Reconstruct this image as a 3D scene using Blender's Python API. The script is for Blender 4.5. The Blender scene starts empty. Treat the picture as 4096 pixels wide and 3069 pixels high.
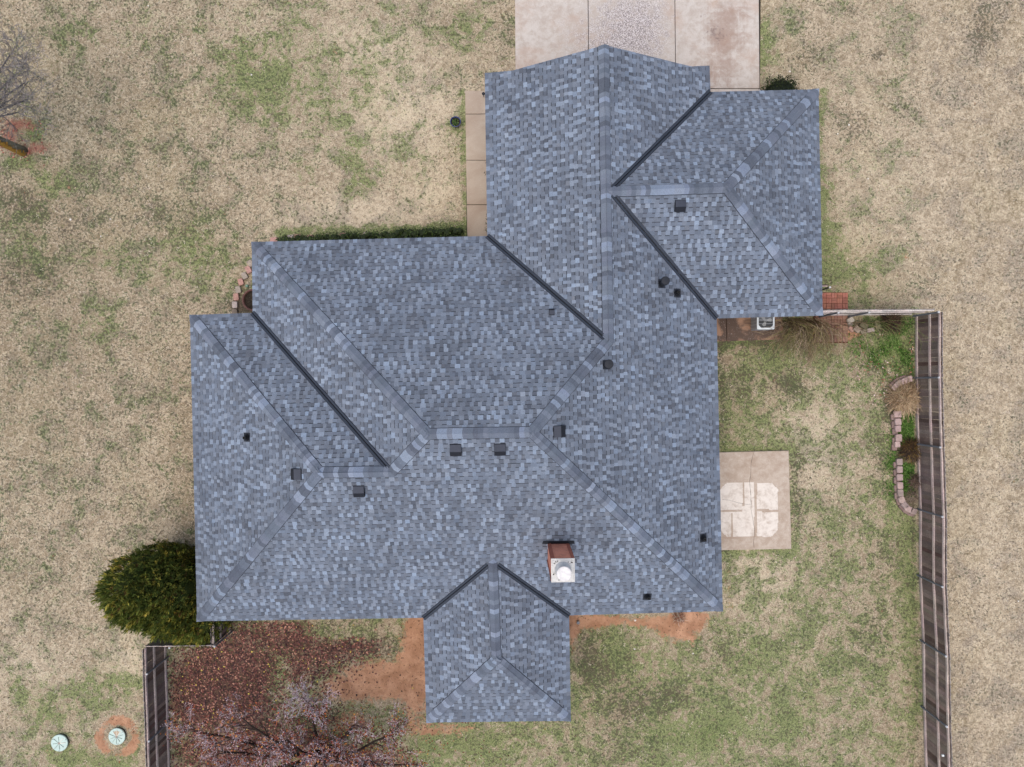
import bpy, math, random
import numpy as np
from mathutils import Vector, Matrix
random.seed(7)
rng = np.random.default_rng(7)
scn = bpy.context.scene
COL = scn.collection

# ------------------------------------------------------------------ camera, sky, sun, exposure
CAM_H = 26.0          # drone height above the lawn
F = 1533.2            # focal length in units of a 2212-pixel-wide frame
CX, CY = 1106.0, 828.6
cam_d = bpy.data.cameras.new('camera')
cam = bpy.data.objects.new('camera', cam_d)
COL.objects.link(cam)
cam.location = (0, 0, CAM_H)
cam.rotation_euler = (0, 0, 0)
cam_d.sensor_width = 36.0
cam_d.lens = 36.0 * F / 2212.0
cam_d.clip_start = 0.1
cam_d.clip_end = 2000
scn.camera = cam

SUN_EL, SUN_AZ = math.radians(76), math.radians(215)
w = bpy.data.worlds.new('World')
scn.world = w
w.use_nodes = True
wn = w.node_tree
wn.nodes.clear()
sky = wn.nodes.new('ShaderNodeTexSky')
sky.sky_type = 'NISHITA'
sky.sun_disc = False
sky.sun_elevation = SUN_EL
sky.sun_rotation = SUN_AZ
sky.air_density = 1.0
sky.dust_density = 3.2
sky.ozone_density = 0.6
bg = wn.nodes.new('ShaderNodeBackground')
bg.inputs['Strength'].default_value = 0.15
wo = wn.nodes.new('ShaderNodeOutputWorld')
wn.links.new(sky.outputs[0], bg.inputs[0])
wn.links.new(bg.outputs[0], wo.inputs[0])
sun_d = bpy.data.lights.new('sun', 'SUN')
sun_d.energy = 1.1
sun_d.angle = math.radians(70)
sun_d.color = (1.0, 0.97, 0.92)
sun = bpy.data.objects.new('sun', sun_d)
COL.objects.link(sun)
sdir = Vector((math.sin(SUN_AZ) * math.cos(SUN_EL), math.cos(SUN_AZ) * math.cos(SUN_EL), math.sin(SUN_EL)))
sun.rotation_euler = sdir.to_track_quat('Z', 'Y').to_euler()
sun.location = (0, 0, 60)
scn.view_settings.view_transform = 'Standard'
scn.view_settings.look = 'None'
scn.view_settings.exposure = 0.62
scn.view_settings.gamma = 1.0

# ------------------------------------------------------------------ helpers
def W(u, v, z=0.0):
    """survey helper: where a point of height z stands, from its bearing in the 2212-wide frame"""
    D = CAM_H - z
    return Vector(((u - CX) * D / F, -(v - CY) * D / F, z))
def N(u, v, z=0.0):
    """same, from bearings in the 4096-wide frame"""
    return W(u / 1.8517, v / 1.8517, z)

def lin(c):
    c = c / 255.0
    return c / 12.92 if c <= 0.04045 else ((c + 0.055) / 1.055) ** 2.4
def C(r, g, b, k=0.8):
    """surface colour: swatch read off in sRGB, times k to get reflectance"""
    return (lin(r) * k, lin(g) * k, lin(b) * k, 1.0)
def jit(c, a=0.12, hue=0.03):
    s = 1 + random.uniform(-a, a)
    return tuple(max(0, x * s * (1 + random.uniform(-hue, hue))) for x in c[:3]) + (1,)

class MB:
    def __init__(s):
        s.v = []; s.f = []; s.c = []; s.m = []
    def face(s, pts, col=(1, 1, 1, 1), m=0):
        n = len(s.v)
        s.v.extend([tuple(p) for p in pts])
        s.f.append(tuple(range(n, n + len(pts))))
        s.c.append(col); s.m.append(m)
    def poly(s, vs, fs, col=(1, 1, 1, 1), m=0):
        n = len(s.v)
        s.v.extend([tuple(p) for p in vs])
        for f in fs:
            s.f.append(tuple(n + i for i in f)); s.c.append(col); s.m.append(m)
    def box(s, c, size, rot=0.0, col=(1, 1, 1, 1), m=0, jitter=0.0, taper=1.0):
        hx, hy, hz = size[0] / 2, size[1] / 2, size[2] / 2
        cr, sr = math.cos(rot), math.sin(rot)
        vs = []
        for z in (-hz, hz):
            t = taper if z > 0 else 1.0
            for x, y in ((-hx, -hy), (hx, -hy), (hx, hy), (-hx, hy)):
                x = x * t + random.uniform(-jitter, jitter); y = y * t + random.uniform(-jitter, jitter)
                vs.append((c[0] + x * cr - y * sr, c[1] + x * sr + y * cr, c[2] + z))
        s.poly(vs, [(3, 2, 1, 0), (4, 5, 6, 7), (0, 1, 5, 4), (1, 2, 6, 5), (2, 3, 7, 6), (3, 0, 4, 7)], col, m)
    def tube(s, pts, rads, n=6, col=(1, 1, 1, 1), m=0, cap=True):
        base = len(s.v)
        k = len(pts)
        up = Vector((0.13, 0.21, 1)).normalized()
        for i, p in enumerate(pts):
            p = Vector(p)
            a = Vector(pts[max(0, i - 1)]); b = Vector(pts[min(k - 1, i + 1)])
            d = (b - a)
            d = d.normalized() if d.length > 1e-9 else Vector((0, 0, 1))
            x = d.cross(up)
            if x.length < 1e-3: x = d.cross(Vector((1, 0, 0)))
            x.normalize(); y = d.cross(x)
            for j in range(n):
                t = 2 * math.pi * j / n
                s.v.append(tuple(p + (x * math.cos(t) + y * math.sin(t)) * rads[i]))
        for i in range(k - 1):
            for j in range(n):
                s.f.append((base + i * n + j, base + i * n + (j + 1) % n, base + (i + 1) * n + (j + 1) % n, base + (i + 1) * n + j))
                s.c.append(col); s.m.append(m)
        if cap and n > 3:
            s.f.append(tuple(base + j for j in reversed(range(n)))); s.c.append(col); s.m.append(m)
            s.f.append(tuple(base + (k - 1) * n + j for j in range(n))); s.c.append(col); s.m.append(m)
    def lathe(s, c, prof, n=32, col=(1, 1, 1, 1), m=0, close_top=False, close_bot=False, axis=None):
        base = len(s.v); k = len(prof)
        R = Matrix.Identity(3) if axis is None else Vector(axis).normalized().to_track_quat('Z', 'Y').to_matrix()
        for r, z in prof:
            for j in range(n):
                t = 2 * math.pi * j / n
                s.v.append(tuple(Vector(c) + R @ Vector((r * math.cos(t), r * math.sin(t), z))))
        for i in range(k - 1):
            for j in range(n):
                s.f.append((base + i * n + j, base + i * n + (j + 1) % n, base + (i + 1) * n + (j + 1) % n, base + (i + 1) * n + j))
                s.c.append(col); s.m.append(m)
        if close_top:
            s.f.append(tuple(base + (k - 1) * n + j for j in range(n))); s.c.append(col); s.m.append(m)
        if close_bot:
            s.f.append(tuple(base + j for j in reversed(range(n)))); s.c.append(col); s.m.append(m)
    def build(s, name, mats, parent=None, smooth=False, recalc=False):
        me = bpy.data.meshes.new(name)
        me.from_pydata(s.v, [], s.f)
        if not isinstance(mats, (list, tuple)): mats = [mats]
        for m in mats: me.materials.append(m)
        cnt = np.array([len(f) for f in s.f], dtype=np.int32)
        ca = me.color_attributes.new('tone', 'FLOAT_COLOR', 'CORNER')
        cc = np.repeat(np.array(s.c, dtype=np.float32), cnt, axis=0)
        ca.data.foreach_set('color', cc.ravel())
        me.polygons.foreach_set('material_index', np.array(s.m, dtype=np.int32))
        if smooth: me.polygons.foreach_set('use_smooth', np.ones(len(s.f), dtype=bool))
        me.update()
        o = bpy.data.objects.new(name, me)
        COL.objects.link(o)
        if parent is not None:
            o.parent = parent
            o.matrix_parent_inverse = parent.matrix_world.inverted()
        return o

def thing(name, label, cat, loc=(0, 0, 0), group=None):
    o = bpy.data.objects.new(name, None)
    COL.objects.link(o)
    o.location = loc
    o.matrix_world = Matrix.Translation(Vector(loc))
    o.empty_display_size = 0.2
    tag(o, label, cat, group)
    return o
def tag(o, label=None, cat=None, group=None, kind=None):
    if label: o['label'] = label
    if cat: o['category'] = cat
    if group: o['group'] = group
    if kind: o['kind'] = kind
    return o
def structure(o, label, cat):
    return tag(o, label, cat, kind='structure')

# ---- materials
def new_mat(name):
    m = bpy.data.materials.new(name)
    m.use_nodes = True
    nt = m.node_tree
    nt.nodes.clear()
    out = nt.nodes.new('ShaderNodeOutputMaterial')
    b = nt.nodes.new('ShaderNodeBsdfPrincipled')
    nt.links.new(b.outputs[0], out.inputs[0])
    return m, nt, b
class G:
    """tiny node-graph builder"""
    def __init__(s, nt):
        s.nt = nt
        s.pos = nt.nodes.new('ShaderNodeNewGeometry').outputs['Position']
    def put(s, sock, v):
        if hasattr(v, 'is_linked'): s.nt.links.new(v, sock)
        else: sock.default_value = v
    def noise(s, scale, detail=4, rough=0.6, dist=0.0, off=None, stretch=None):
        n = s.nt.nodes.new('ShaderNodeTexNoise')
        vec = s.pos
        if off or stretch:
            mp = s.nt.nodes.new('ShaderNodeMapping')
            if off: mp.inputs['Location'].default_value = off
            if stretch: mp.inputs['Scale'].default_value = stretch
            s.nt.links.new(vec, mp.inputs[0]); vec = mp.outputs[0]
        s.nt.links.new(vec, n.inputs['Vector'])
        n.inputs['Scale'].default_value = scale; n.inputs['Detail'].default_value = detail
        n.inputs['Roughness'].default_value = rough; n.inputs['Distortion'].default_value = dist
        return n.outputs[0]
    def vor(s, scale, off=None):
        n = s.nt.nodes.new('ShaderNodeTexVoronoi'); n.inputs['Scale'].default_value = scale
        s.nt.links.new(s.pos, n.inputs['Vector'])
        return n.outputs['Distance'], n.outputs['Color']
    def ramp(s, v, a, b, c=0.0, d=1.0):
        n = s.nt.nodes.new('ShaderNodeMapRange'); n.interpolation_type = 'SMOOTHSTEP'
        s.put(n.inputs[0], v); s.put(n.inputs[1], a); s.put(n.inputs[2], b); s.put(n.inputs[3], c); s.put(n.inputs[4], d)
        return n.outputs[0]
    def math(s, op, a, b=0.0, c=0.0):
        n = s.nt.nodes.new('ShaderNodeMath'); n.operation = op
        s.put(n.inputs[0], a); s.put(n.inputs[1], b); s.put(n.inputs[2], c)
        return n.outputs[0]
    def mix(s, f, a, b, mode='MIX'):
        n = s.nt.nodes.new('ShaderNodeMix'); n.data_type = 'RGBA'; n.blend_type = mode
        s.put(n.inputs[0], f); s.put(n.inputs[6], a); s.put(n.inputs[7], b)
        return n.outputs[2]
    def attr(s, name):
        n = s.nt.nodes.new('ShaderNodeAttribute'); n.attribute_name = name
        return n.outputs['Color']
    def sep(s, c):
        n = s.nt.nodes.new('ShaderNodeSeparateColor'); s.nt.links.new(c, n.inputs[0])
        return n.outputs
    def bump(s, h, strength=0.3, dist=0.01):
        n = s.nt.nodes.new('ShaderNodeBump'); n.inputs['Strength'].default_value = strength
        n.inputs['Distance'].default_value = dist
        s.nt.links.new(h, n.inputs['Height'])
        return n.outputs[0]

def tone_mat(name, rough=0.8, spec=0.3, nscale=60, namp=0.35, nscale2=3, namp2=0.15, metal=0.0, bump=0.0, base=None, sheen=0.0):
    """colour from the mesh's own tone attribute (or one base colour), broken up by two noises"""
    m, nt, b = new_mat(name); g = G(nt)
    c = g.attr('tone') if base is None else base
    n1 = g.noise(nscale, 3, 0.7); n2 = g.noise(nscale2, 4, 0.6)
    f = g.math('MULTIPLY', g.ramp(n1, 0.25, 0.75, 1 - namp, 1 + namp), g.ramp(n2, 0.25, 0.75, 1 - namp2, 1 + namp2))
    cmb = nt.nodes.new('ShaderNodeCombineColor')
    for i in range(3): nt.links.new(f, cmb.inputs[i])
    col = g.mix(1.0, c, cmb.outputs[0], 'MULTIPLY')
    nt.links.new(col, b.inputs['Base Color'])
    b.inputs['Roughness'].default_value = rough
    b.inputs['Specular IOR Level'].default_value = spec
    b.inputs['Metallic'].default_value = metal
    if bump: nt.links.new(g.bump(n1, bump, 0.01), b.inputs['Normal'])
    return m

M = {}
M['shingle'] = tone_mat('asphalt_shingle', 0.9, 0.2, 55, 0.28, 0.9, 0.07, bump=0.25)
M['flash'] = tone_mat('dark_metal_flashing', 0.6, 0.25, 25, 0.08, 2, 0.10)
M['wood'] = tone_mat('weathered_wood', 0.9, 0.2, 30, 0.30, 2.0, 0.2)
M['steel'] = tone_mat('galvanised_steel', 0.5, 0.5, 40, 0.12, 3, 0.12)
M['leaf'] = tone_mat('leaves', 0.75, 0.25, 20, 0.12, 1.2, 0.12)
M['bark'] = tone_mat('bark', 0.95, 0.1, 18, 0.35, 2.5, 0.25, bump=0.5)
M['stone'] = tone_mat('edging_stone', 0.9, 0.2, 35, 0.22, 7, 0.18, bump=0.3)
M['paint'] = tone_mat('painted_metal', 0.45, 0.4, 30, 0.06, 3, 0.08)
M['white_cap'] = tone_mat('weathered_white_metal', 0.6, 0.3, 14, 0.12, 5, 0.12)
M['brick'] = tone_mat('house_brick', 0.9, 0.2, 14, 0.25, 2, 0.15)
M['soil'] = tone_mat('potting_soil', 0.98, 0.1, 45, 0.5, 9, 0.3, bump=0.6)
M['glass'] = tone_mat('glazed', 0.15, 0.5, 20, 0.05, 3, 0.05)
M['terracotta'] = tone_mat('terracotta', 0.8, 0.25, 30, 0.12, 4, 0.15)

# ------------------------------------------------------------------ the ground: one sheet with painted ground-cover masks
def build_ground():
    xs = np.concatenate([[-900, -400, -200, -100, -60, -40, -30, -26], np.arange(-23.0, 23.01, 0.13), [26, 30, 40, 60, 100, 200, 400, 900]])
    ys = np.concatenate([[-900, -400, -200, -100, -60, -40, -30, -22], np.arange(-18.0, 18.01, 0.13), [22, 30, 40, 60, 100, 200, 400, 900]])
    X, Y = np.meshgrid(xs, ys)
    U = X * F / CAM_H + CX; V = -Y * F / CAM_H + CY      # survey coordinates on the lawn
    nx, ny = len(xs), len(ys)
    def blob(u, v, ru, rv=None, ang=0, p=1.0):
        rv = rv or ru
        a = math.radians(ang); du = U - u; dv = V - v
        a1 = (du * math.cos(a) + dv * math.sin(a)) / ru; a2 = (-du * math.sin(a) + dv * math.cos(a)) / rv
        return p * np.exp(-(a1 ** 2 + a2 ** 2) * 1.2)
    def line(pts, wd, p=1.0):
        best = np.full(U.shape, 1e9)
        for (x0, y0), (x1, y1) in zip(pts[:-1], pts[1:]):
            dx, dy = x1 - x0, y1 - y0; L = dx * dx + dy * dy
            t = np.clip(((U - x0) * dx + (V - y0) * dy) / L, 0, 1)
            best = np.minimum(best, np.hypot(U - x0 - t * dx, V - y0 - t * dy))
        return p * np.exp(-(best / wd) ** 2 * 1.2)
    def box(u0, u1, v0, v1, soft=10):
        s = lambda t: 1 / (1 + np.exp(-np.clip(t / soft, -40, 40) * 2))
        return s(U - u0) * s(u1 - U) * s(V - v0) * s(v1 - V)
    yard = np.clip(box(1545, 1978, 678, 2300, 6) + box(345, 1978, 1385, 2300, 6) + box(470, 1560, 1330, 1400, 5), 0, 1)
    right = box(2000, 9e4, -9e4, 9e4, 30)
    # green grass
    g = 0.20 + 0 * U
    g += 0.29 * yard - 0.20 * right * (1 - yard)
    for a in ((560, 190, 110, 90, 0, .42), (530, 130, 70, 60, 0, .25), (640, 90, 60, 90, 0, .2), (480, 60, 120, 60, 0, .15), (300, 60, 80, 50, 0, .15),
              (760, 330, 26, 34, 0, .42), (780, 400, 26, 40, 40, .45), (660, 370, 30, 25, 0, .35), (700, 250, 80, 60, 0, .22), (800, 150, 120, 130, 0, .22), (1000, 60, 70, 60, 0, .25),
              (900, 350, 90, 80, 0, .12), (110, 395, 55, 40, 20, .5), (50, 470, 60, 50, 0, .3), (170, 80, 70, 50, 0, .2), (420, 540, 90, 60, 0, .3),
              (230, 560, 70, 45, 0, .28), (70, 560, 60, 60, 0, .25), (480, 600, 60, 50, 0, .2), (210, 700, 60, 50, 0, .3), (60, 285, 40, 25, 0, .3),
              (48, 352, 40, 16, 0, .6), (75, 290, 26, 16, 0, .6), (350, 590, 60, 30, 0, .22), (400, 500, 60, 60, 0, .25),
              (200, 1500, 90, 50, 0, .35), (270, 1470, 50, 30, 0, .5), (160, 1640, 90, 40, 0, .6), (90, 1540, 60, 50, 0, .3), (40, 1480, 40, 40, 0, .3), (270, 1640, 40, 25, 0, .55),
              (1648, 90, 14, 60, 0, .55), (1665, 130, 22, 40, 0, .3), (1780, 210, 12, 20, 0, .4), (1790, 420, 25, 60, 0, .4), (1790, 520, 40, 50, 0, .45), (1810, 600, 60, 60, 0, .25),
              (1860, 590, 80, 110, 0, .12), (1900, 640, 60, 40, 0, .2),
              (1940, 740, 42, 56, 0, .8), (1880, 760, 50, 25, 0, .5), (1965, 680 + 130, 12, 30, 0, .6), (1958, 905, 14, 40, 0, 1.0), (1955, 1040, 16, 45, 0, .7),
              (1925, 1100, 14, 60, 0, .5), (1922, 950, 12, 40, 0, .4),
              (1570, 1560, 60, 50, 0, .45), (1520, 1600, 50, 40, 0, .5), (1440, 1600, 60, 60, 0, .35), (1340, 1420, 40, 30, 0, .45), (1290, 1380, 30, 20, 0, .3), (1620, 1420, 60, 60, 0, .25),
              (1700, 1560, 60, 60, 0, .2), (1000, 1620, 120, 40, 0, .35), (930, 1600, 40, 40, 0, .4), (1060, 1600, 100, 25, 0, .1), (1400, 1480, 120, 80, 0, .18),
              (1600, 880, 80, 60, 0, .12), (1680, 790, 60, 40, 0, .2), (600, 1440, 25, 40, 0, .5), (640, 1400, 40, 20, 0, .3)):
        g += blob(*a)
    g += line([(1966, 1130), (1978, 1400), (1988, 1560)], 16, .55) + line([(1558, 970), (1710, 970)], 9, .5) + line([(1560, 1196), (1712, 1192)], 12, .45) + line([(1716, 975), (1716, 1190)], 8, .25)
    g += line([(600, 502), (1006, 492)], 10, .9) + line([(1000, 200), (1006, 500)], 7, .55) + blob(985, 275, 26, 22, 0, .55)
    g += line([(1560, 740), (1700, 738)], 9, .7) + blob(1700, 740, 90, 60, 0, .25) + line([(1780, 640), (1772, 200)], 8, .4)
    g += box(546, 580, 560, 640, 5) * .5
    g -= blob(1770, 1000, 90, 100, 0, .20) + blob(1700, 1120, 90, 100, 0, .12) + blob(1600, 1250, 60, 60, 0, .10) + blob(750, 440, 120, 40, 0, .12) + blob(900, 200, 60, 60, 0, .1)
    # bare red dirt
    d = 0 * U
    for a in ((830, 1470, 95, 48, 5, 1.5), (740, 1490, 60, 30, 0, .9), (890, 1400, 30, 70, 0, 1.0), (905, 1350, 26, 50, 0, 1.1), (900, 1500, 30, 90, 0, .9), (960, 1575, 90, 18, 0, .8),
              (1468, 1355, 52, 34, 0, 1.5), (1500, 1335, 36, 16, 0, 1.2), (1400, 1345, 60, 14, 0, .8), (1280, 1345, 46, 18, 0, 1.2), (1238, 1350, 12, 40, 0, 1.2), (1320, 1340, 70, 10, 0, .7), (1240, 1400, 12, 60, 0, .35),
              (1810, 725, 40, 10, 0, 1.4), (1835, 720, 18, 14, 0, .9), 
              (382, 1500, 12, 60, 0, .8), (400, 1615, 14, 20, 0, .9), (375, 1560, 8, 60, 0, .5), (395, 1395, 20, 8, 0, .8), (485, 1350, 30, 8, 0, .9),
              (1955, 555, 10, 14, 0, .55), (1990, 610, 8, 12, 0, .35), (1575, 1290, 14, 60, 0, .5), (760, 1560, 60, 30, 0, .7), (700, 1640, 90, 30, 0, .6), (560, 1620, 100, 40, 0, .35),
              (100, 1625, 18, 8, 0, .4), (140, 1600, 12, 14, 0, .3)):
        d += blob(*a)
    # ring of red soil about the second tank lid
    rr = np.hypot((U - 254) / 1.0, (V - 1592) / 0.95)
    d += 1.15 * np.exp(-((rr - 38) / 11.0) ** 2) * (1 - 0.35 * np.cos(3 * np.arctan2(V - 1592, U - 254) + 1))
    # fallen leaves
    t = 0 * U
    for a in ((470, 1440, 110, 60, 0, 1.1), (560, 1380, 110, 40, 0, .9), (640, 1440, 100, 50, 0, .9), (420, 1520, 60, 70, 0, 1.0), (520, 1520, 110, 70, 0, 1.0), (640, 1370, 50, 30, 0, .5),
              (740, 1400, 70, 35, 0, .85), (480, 1640, 140, 60, 0, 1.0), (640, 1600, 120, 50, 0, .7), (760, 1640, 90, 40, 0, .8), (700, 1520, 50, 40, 0, .4), (800, 1390, 40, 22, 0, .45),
              (860, 1640, 40, 30, 0, .5), (600, 1345, 100, 10, 0, .5), (40, 268, 50, 18, 10, .95), (15, 300, 36, 24, 0, .95), (85, 318, 40, 16, 0, .9), (45, 330, 36, 10, 0, .7)):
        t += blob(*a)
    t -= blob(610, 1450, 26, 46, 0, .7) + blob(750, 1355, 70, 22, 0, .8) + blob(560, 1400, 40, 26, 0, .35)
    t = np.clip(t, 0, 1.2) * (box(362, 905, 1338, 2300, 4) + box(-200, 150, 150, 400, 4))
    # dark mulch / dead thatch patches
    k = 0.22 + 0 * U
    for a in ((2125, 70, 34, 44, 0, .75), (1893, 120, 22, 16, 0, .8), (1840, 22, 18, 12, 0, .7), (1740, 130, 40, 40, 0, .4), (1850, 270, 50, 40, 0, .5), (1760, 60, 60, 60, 0, .2), (1960, 230, 60, 60, 0, .25), (2140, 20, 60, 30, 0, .2),
              (1900, 640, 60, 26, 0, .2), (1980, 620, 50, 30, 0, .15), (2120, 1500, 60, 60, 0, .15), (2080, 1310, 60, 60, 0, .2), (60, 600, 80, 60, 0, .35), (150, 480, 90, 60, 0, .3), (380, 470, 90, 60, 0, .25), (40, 440, 60, 60, 0, .4), (1090, 60, 30, 60, 0, .35), (950, 40, 60, 50, 0, .2),
              (1890, 790, 60, 18, 0, .5), (1935, 850, 30, 24, 0, 1.0), (1925, 880, 16, 40, 0, 1.0), (1860, 700, 36, 12, 0, 1.0), (1955, 830, 18, 20, 0, 1.4),
              (1700, 830, 60, 40, 0, .55), (1640, 740, 80, 30, 0, .5), (1720, 705, 60, 18, 0, .8), (1600, 830, 60, 50, 0, .3), (1720, 1010, 18, 40, 0, .45), (1722, 1100, 16, 60, 0, .4), (1900, 1000, 20, 60, 0, .4), (1905, 1200, 40, 60, 0, .3), (1880, 1350, 60, 80, 0, .3),
              (1300, 1450, 80, 50, 0, .4), (1350, 1530, 80, 50, 0, .5), (1450, 1500, 60, 40, 0, .4), (1330, 1620, 60, 40, 0, .3), (1560, 1400, 60, 60, 0, .25), (820, 1400, 60, 30, 0, .7), (780, 1460, 40, 16, 0, .5), (700, 1350, 110, 22, 0, .35), (900, 1440, 14, 40, 0, .3),
              (1270, 1400, 30, 60, 0, .5), (700, 1550, 60, 22, 0, .6), (880, 1560, 40, 30, 0, .4), (520, 660, 28, 14, 0, 1.4), (548, 665, 20, 14, 0, 1.2), (1000, 180, 40, 40, 0, .2)):
        k += blob(*a)
    k += line([(1968, 690), (1972, 1120), (1985, 1660)], 5, .5) + line([(1554, 700), (1562, 970)], 8, .35)
    k += 0.24 / (1 + np.exp((U - 620) / 60)) / (1 + np.exp((V - 1380) / 40)) + 0.12 * yard
    # overall bleaching of the straw, with painted eave shade on the west side
    br = 0.5 + 0 * U
    for a in ((760, 470, 160, 50, 0, .5), (880, 250, 160, 120, 0, .35), (800, 100, 90, 60, 0, .3), (1770, 960, 90, 130, 0, .3), (1640, 1240, 90, 90, 0, .35), (280, 1430, 60, 60, 0, .35), (330, 1080, 70, 200, 0, .05), (2130, 1200, 70, 500, 0, .12), (1900, 400, 200, 300, 0, .12),
              (560, 60, 80, 40, 0, .1), (60, 1440, 80, 60, 0, .2), (940, 420, 60, 60, 0, .3)):
        br += blob(*a)
    br -= blob(60, 700, 300, 300, 0, .15) + blob(300, 250, 200, 200, 0, .06) + blob(1740, 720, 160, 60, 0, .35) + blob(1350, 1500, 160, 120, 0, .15) + blob(400, 1050, 40, 250, 0, .15)  # last blob paints the west eave's shade into the grass
    ry = blob(1850, 600, 90, 110, 0, .8) + blob(120, 250, 200, 160, 0, .5) + blob(300, 450, 200, 150, 0, .4) + blob(60, 900, 100, 200, 0, .3)   # yellower straw
    verts = np.stack([X.ravel(), Y.ravel(), np.zeros(X.size)], 1)
    idx = np.arange(nx * ny).reshape(ny, nx)
    faces = np.stack([idx[:-1, :-1].ravel(), idx[:-1, 1:].ravel(), idx[1:, 1:].ravel(), idx[1:, :-1].ravel()], 1)
    me = bpy.data.meshes.new('ground')
    me.vertices.add(len(verts)); me.vertices.foreach_set('co', verts.astype(np.float32).ravel())
    me.loops.add(faces.size); me.loops.foreach_set('vertex_index', faces.astype(np.int32).ravel())
    me.polygons.add(len(faces)); me.polygons.foreach_set('loop_start', np.arange(0, faces.size, 4, dtype=np.int32))
    me.update(); me.validate()
    one = np.ones(X.size)
    for nm, ch in (('cover_a', (g, d, t)), ('cover_b', (k, br, ry))):
        ca = me.color_attributes.new(nm, 'FLOAT_COLOR', 'POINT')
        arr = np.stack([np.clip(c, 0, 2).ravel() for c in ch] + [one], 1).astype(np.float32)
        ca.data.foreach_set('color', arr.ravel())
    m, nt, b = new_mat('lawn'); q = G(nt)
    A = q.sep(q.attr('cover_a')); B = q.sep(q.attr('cover_b'))
    n_big = q.noise(0.35, 5, 0.6, 0.4); n_mid = q.noise(1.6, 5, 0.65, 0.5, off=(7, 3, 0)); n_fine = q.noise(7, 5, 0.7, 0.6, off=(3, 9, 0))
    n_gr = q.noise(26, 3, 0.75, 0.8); n_gr2 = q.noise(38, 2, 0.8, 1.0, off=(11, 2, 0)); n_sp = q.noise(11, 2, 0.5, 0.3, off=(31, 5, 0))
    straw_l = C(218, 200, 171); straw_d = C(140, 124, 100); straw_y = C(190, 170, 128)
    n_cl = q.noise(2.6, 4, 0.7, 0.8, off=(17, 23, 0)); n_bro = q.noise(0.9, 4, 0.65, 0.6, off=(43, 13, 0))
    f = q.math('ADD', q.math('MULTIPLY', n_fine, 0.5), q.math('MULTIPLY', n_gr, 0.5))
    f = q.math('ADD', f, q.math('MULTIPLY', q.math('SUBTRACT', B[1], 0.5), 0.22))
    f = q.math('ADD', f, q.math('MULTIPLY', q.math('SUBTRACT', n_cl, 0.5), 0.35))
    straw = q.mix(q.ramp(f, 0.38, 0.66), straw_d, straw_l)
    straw = q.mix(q.math('MULTIPLY', q.math('ADD', B[2], q.ramp(n_big, 0.48, 0.66, 0, 0.4)), 0.6), straw, q.mix(q.ramp(f, 0.38, 0.64), C(136, 122, 88), C(204, 190, 152)))
    straw = q.mix(q.ramp(n_bro, 0.48, 0.62, 0, 0.60), straw, q.mix(q.ramp(f, 0.38, 0.64), C(130, 118, 102), C(190, 174, 156)))
    # green blades coming through
    gv = q.math('MULTIPLY', A[0], q.ramp(n_cl, 0.32, 0.66, 0.45, 1.45))
    gv = q.math('ADD', gv, q.ramp(n_bro, 0.40, 0.64, -0.20, 0.20))
    gn = q.math('ADD', q.math('ADD', q.math('MULTIPLY', n_cl, 0.30), q.math('MULTIPLY', n_fine, 0.38)), q.math('MULTIPLY', n_gr2, 0.32))
    gf = q.ramp(q.math('ADD', gn, q.math('MULTIPLY', gv, 0.34)), 0.56, 0.72)
    green = q.mix(q.ramp(n_gr, 0.38, 0.62), C(74, 88, 48), C(138, 152, 92))
    green = q.mix(q.ramp(A[0], 0.75, 1.4), green, q.mix(q.ramp(n_gr, 0.38, 0.62), C(42, 62, 28), C(98, 128, 56)))
    col = q.mix(q.math('MULTIPLY', gf, 0.78), straw, green)
    # soft green cast where the new growth is thick
    col = q.mix(q.math('MULTIPLY', q.ramp(gv, 0.2, 0.9), 0.26), col, q.mix(q.ramp(n_gr, 0.38, 0.62), C(116, 126, 74), C(162, 168, 112)))
    # dark specks: thatch, weeds, gaps, gathered in loose drifts
    kn = q.math('ADD', q.math('MULTIPLY', n_sp, 0.50), q.math('MULTIPLY', n_fine, 0.30))
    kn = q.math('ADD', kn, q.math('MULTIPLY', n_cl, 0.24))
    kn = q.math('ADD', kn, q.math('MULTIPLY', q.math('SUBTRACT', n_bro, 0.5), 0.22))
    kf = q.ramp(q.math('ADD', kn, q.math('MULTIPLY', B[0], 0.15)), 0.585, 0.665)
    dark = q.mix(q.ramp(n_mid, 0.42, 0.58), C(88, 78, 66), C(76, 80, 60))
    col = q.mix(q.math('MULTIPLY', kf, 0.74), col, dark)
    kb = q.math('MULTIPLY', B[0], q.ramp(n_fine, 0.35, 0.65, 0.5, 1.35))
    kf2 = q.ramp(q.math('ADD', q.math('MULTIPLY', n_cl, 0.4), q.math('MULTIPLY', kb, 0.42)), 0.42, 0.85)
    col = q.mix(q.math('MULTIPLY', kf2, 0.72), col, q.mix(q.ramp(n_gr, 0.4, 0.62), C(62, 52, 46), C(124, 108, 92)))
    # bare red dirt
    dn = q.math('ADD', q.math('MULTIPLY', n_cl, 1.3), q.math('MULTIPLY', n_fine, 1.5))
    df = q.ramp(q.math('ADD', dn, q.math('MULTIPLY', A[1], 0.72)), 1.68, 2.04)
    dirt = q.mix(q.ramp(n_mid, 0.3, 0.7), C(160, 116, 88), C(200, 154, 122))
    dirt = q.mix(q.ramp(n_gr, 0.60, 0.8, 0, 0.5), dirt, C(118, 84, 64))
    dirt = q.mix(q.ramp(q.math('ADD', n_sp, q.math('MULTIPLY', n_gr2, 0.3)), 0.78, 0.86, 0, 0.7), dirt, C(62, 48, 38))
    col = q.mix(q.math('MULTIPLY', df, 0.95), col, dirt)
    # leaf litter bed
    tn = q.math('ADD', q.math('MULTIPLY', n_cl, 1.2), q.math('MULTIPLY', n_fine, 1.0))
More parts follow.
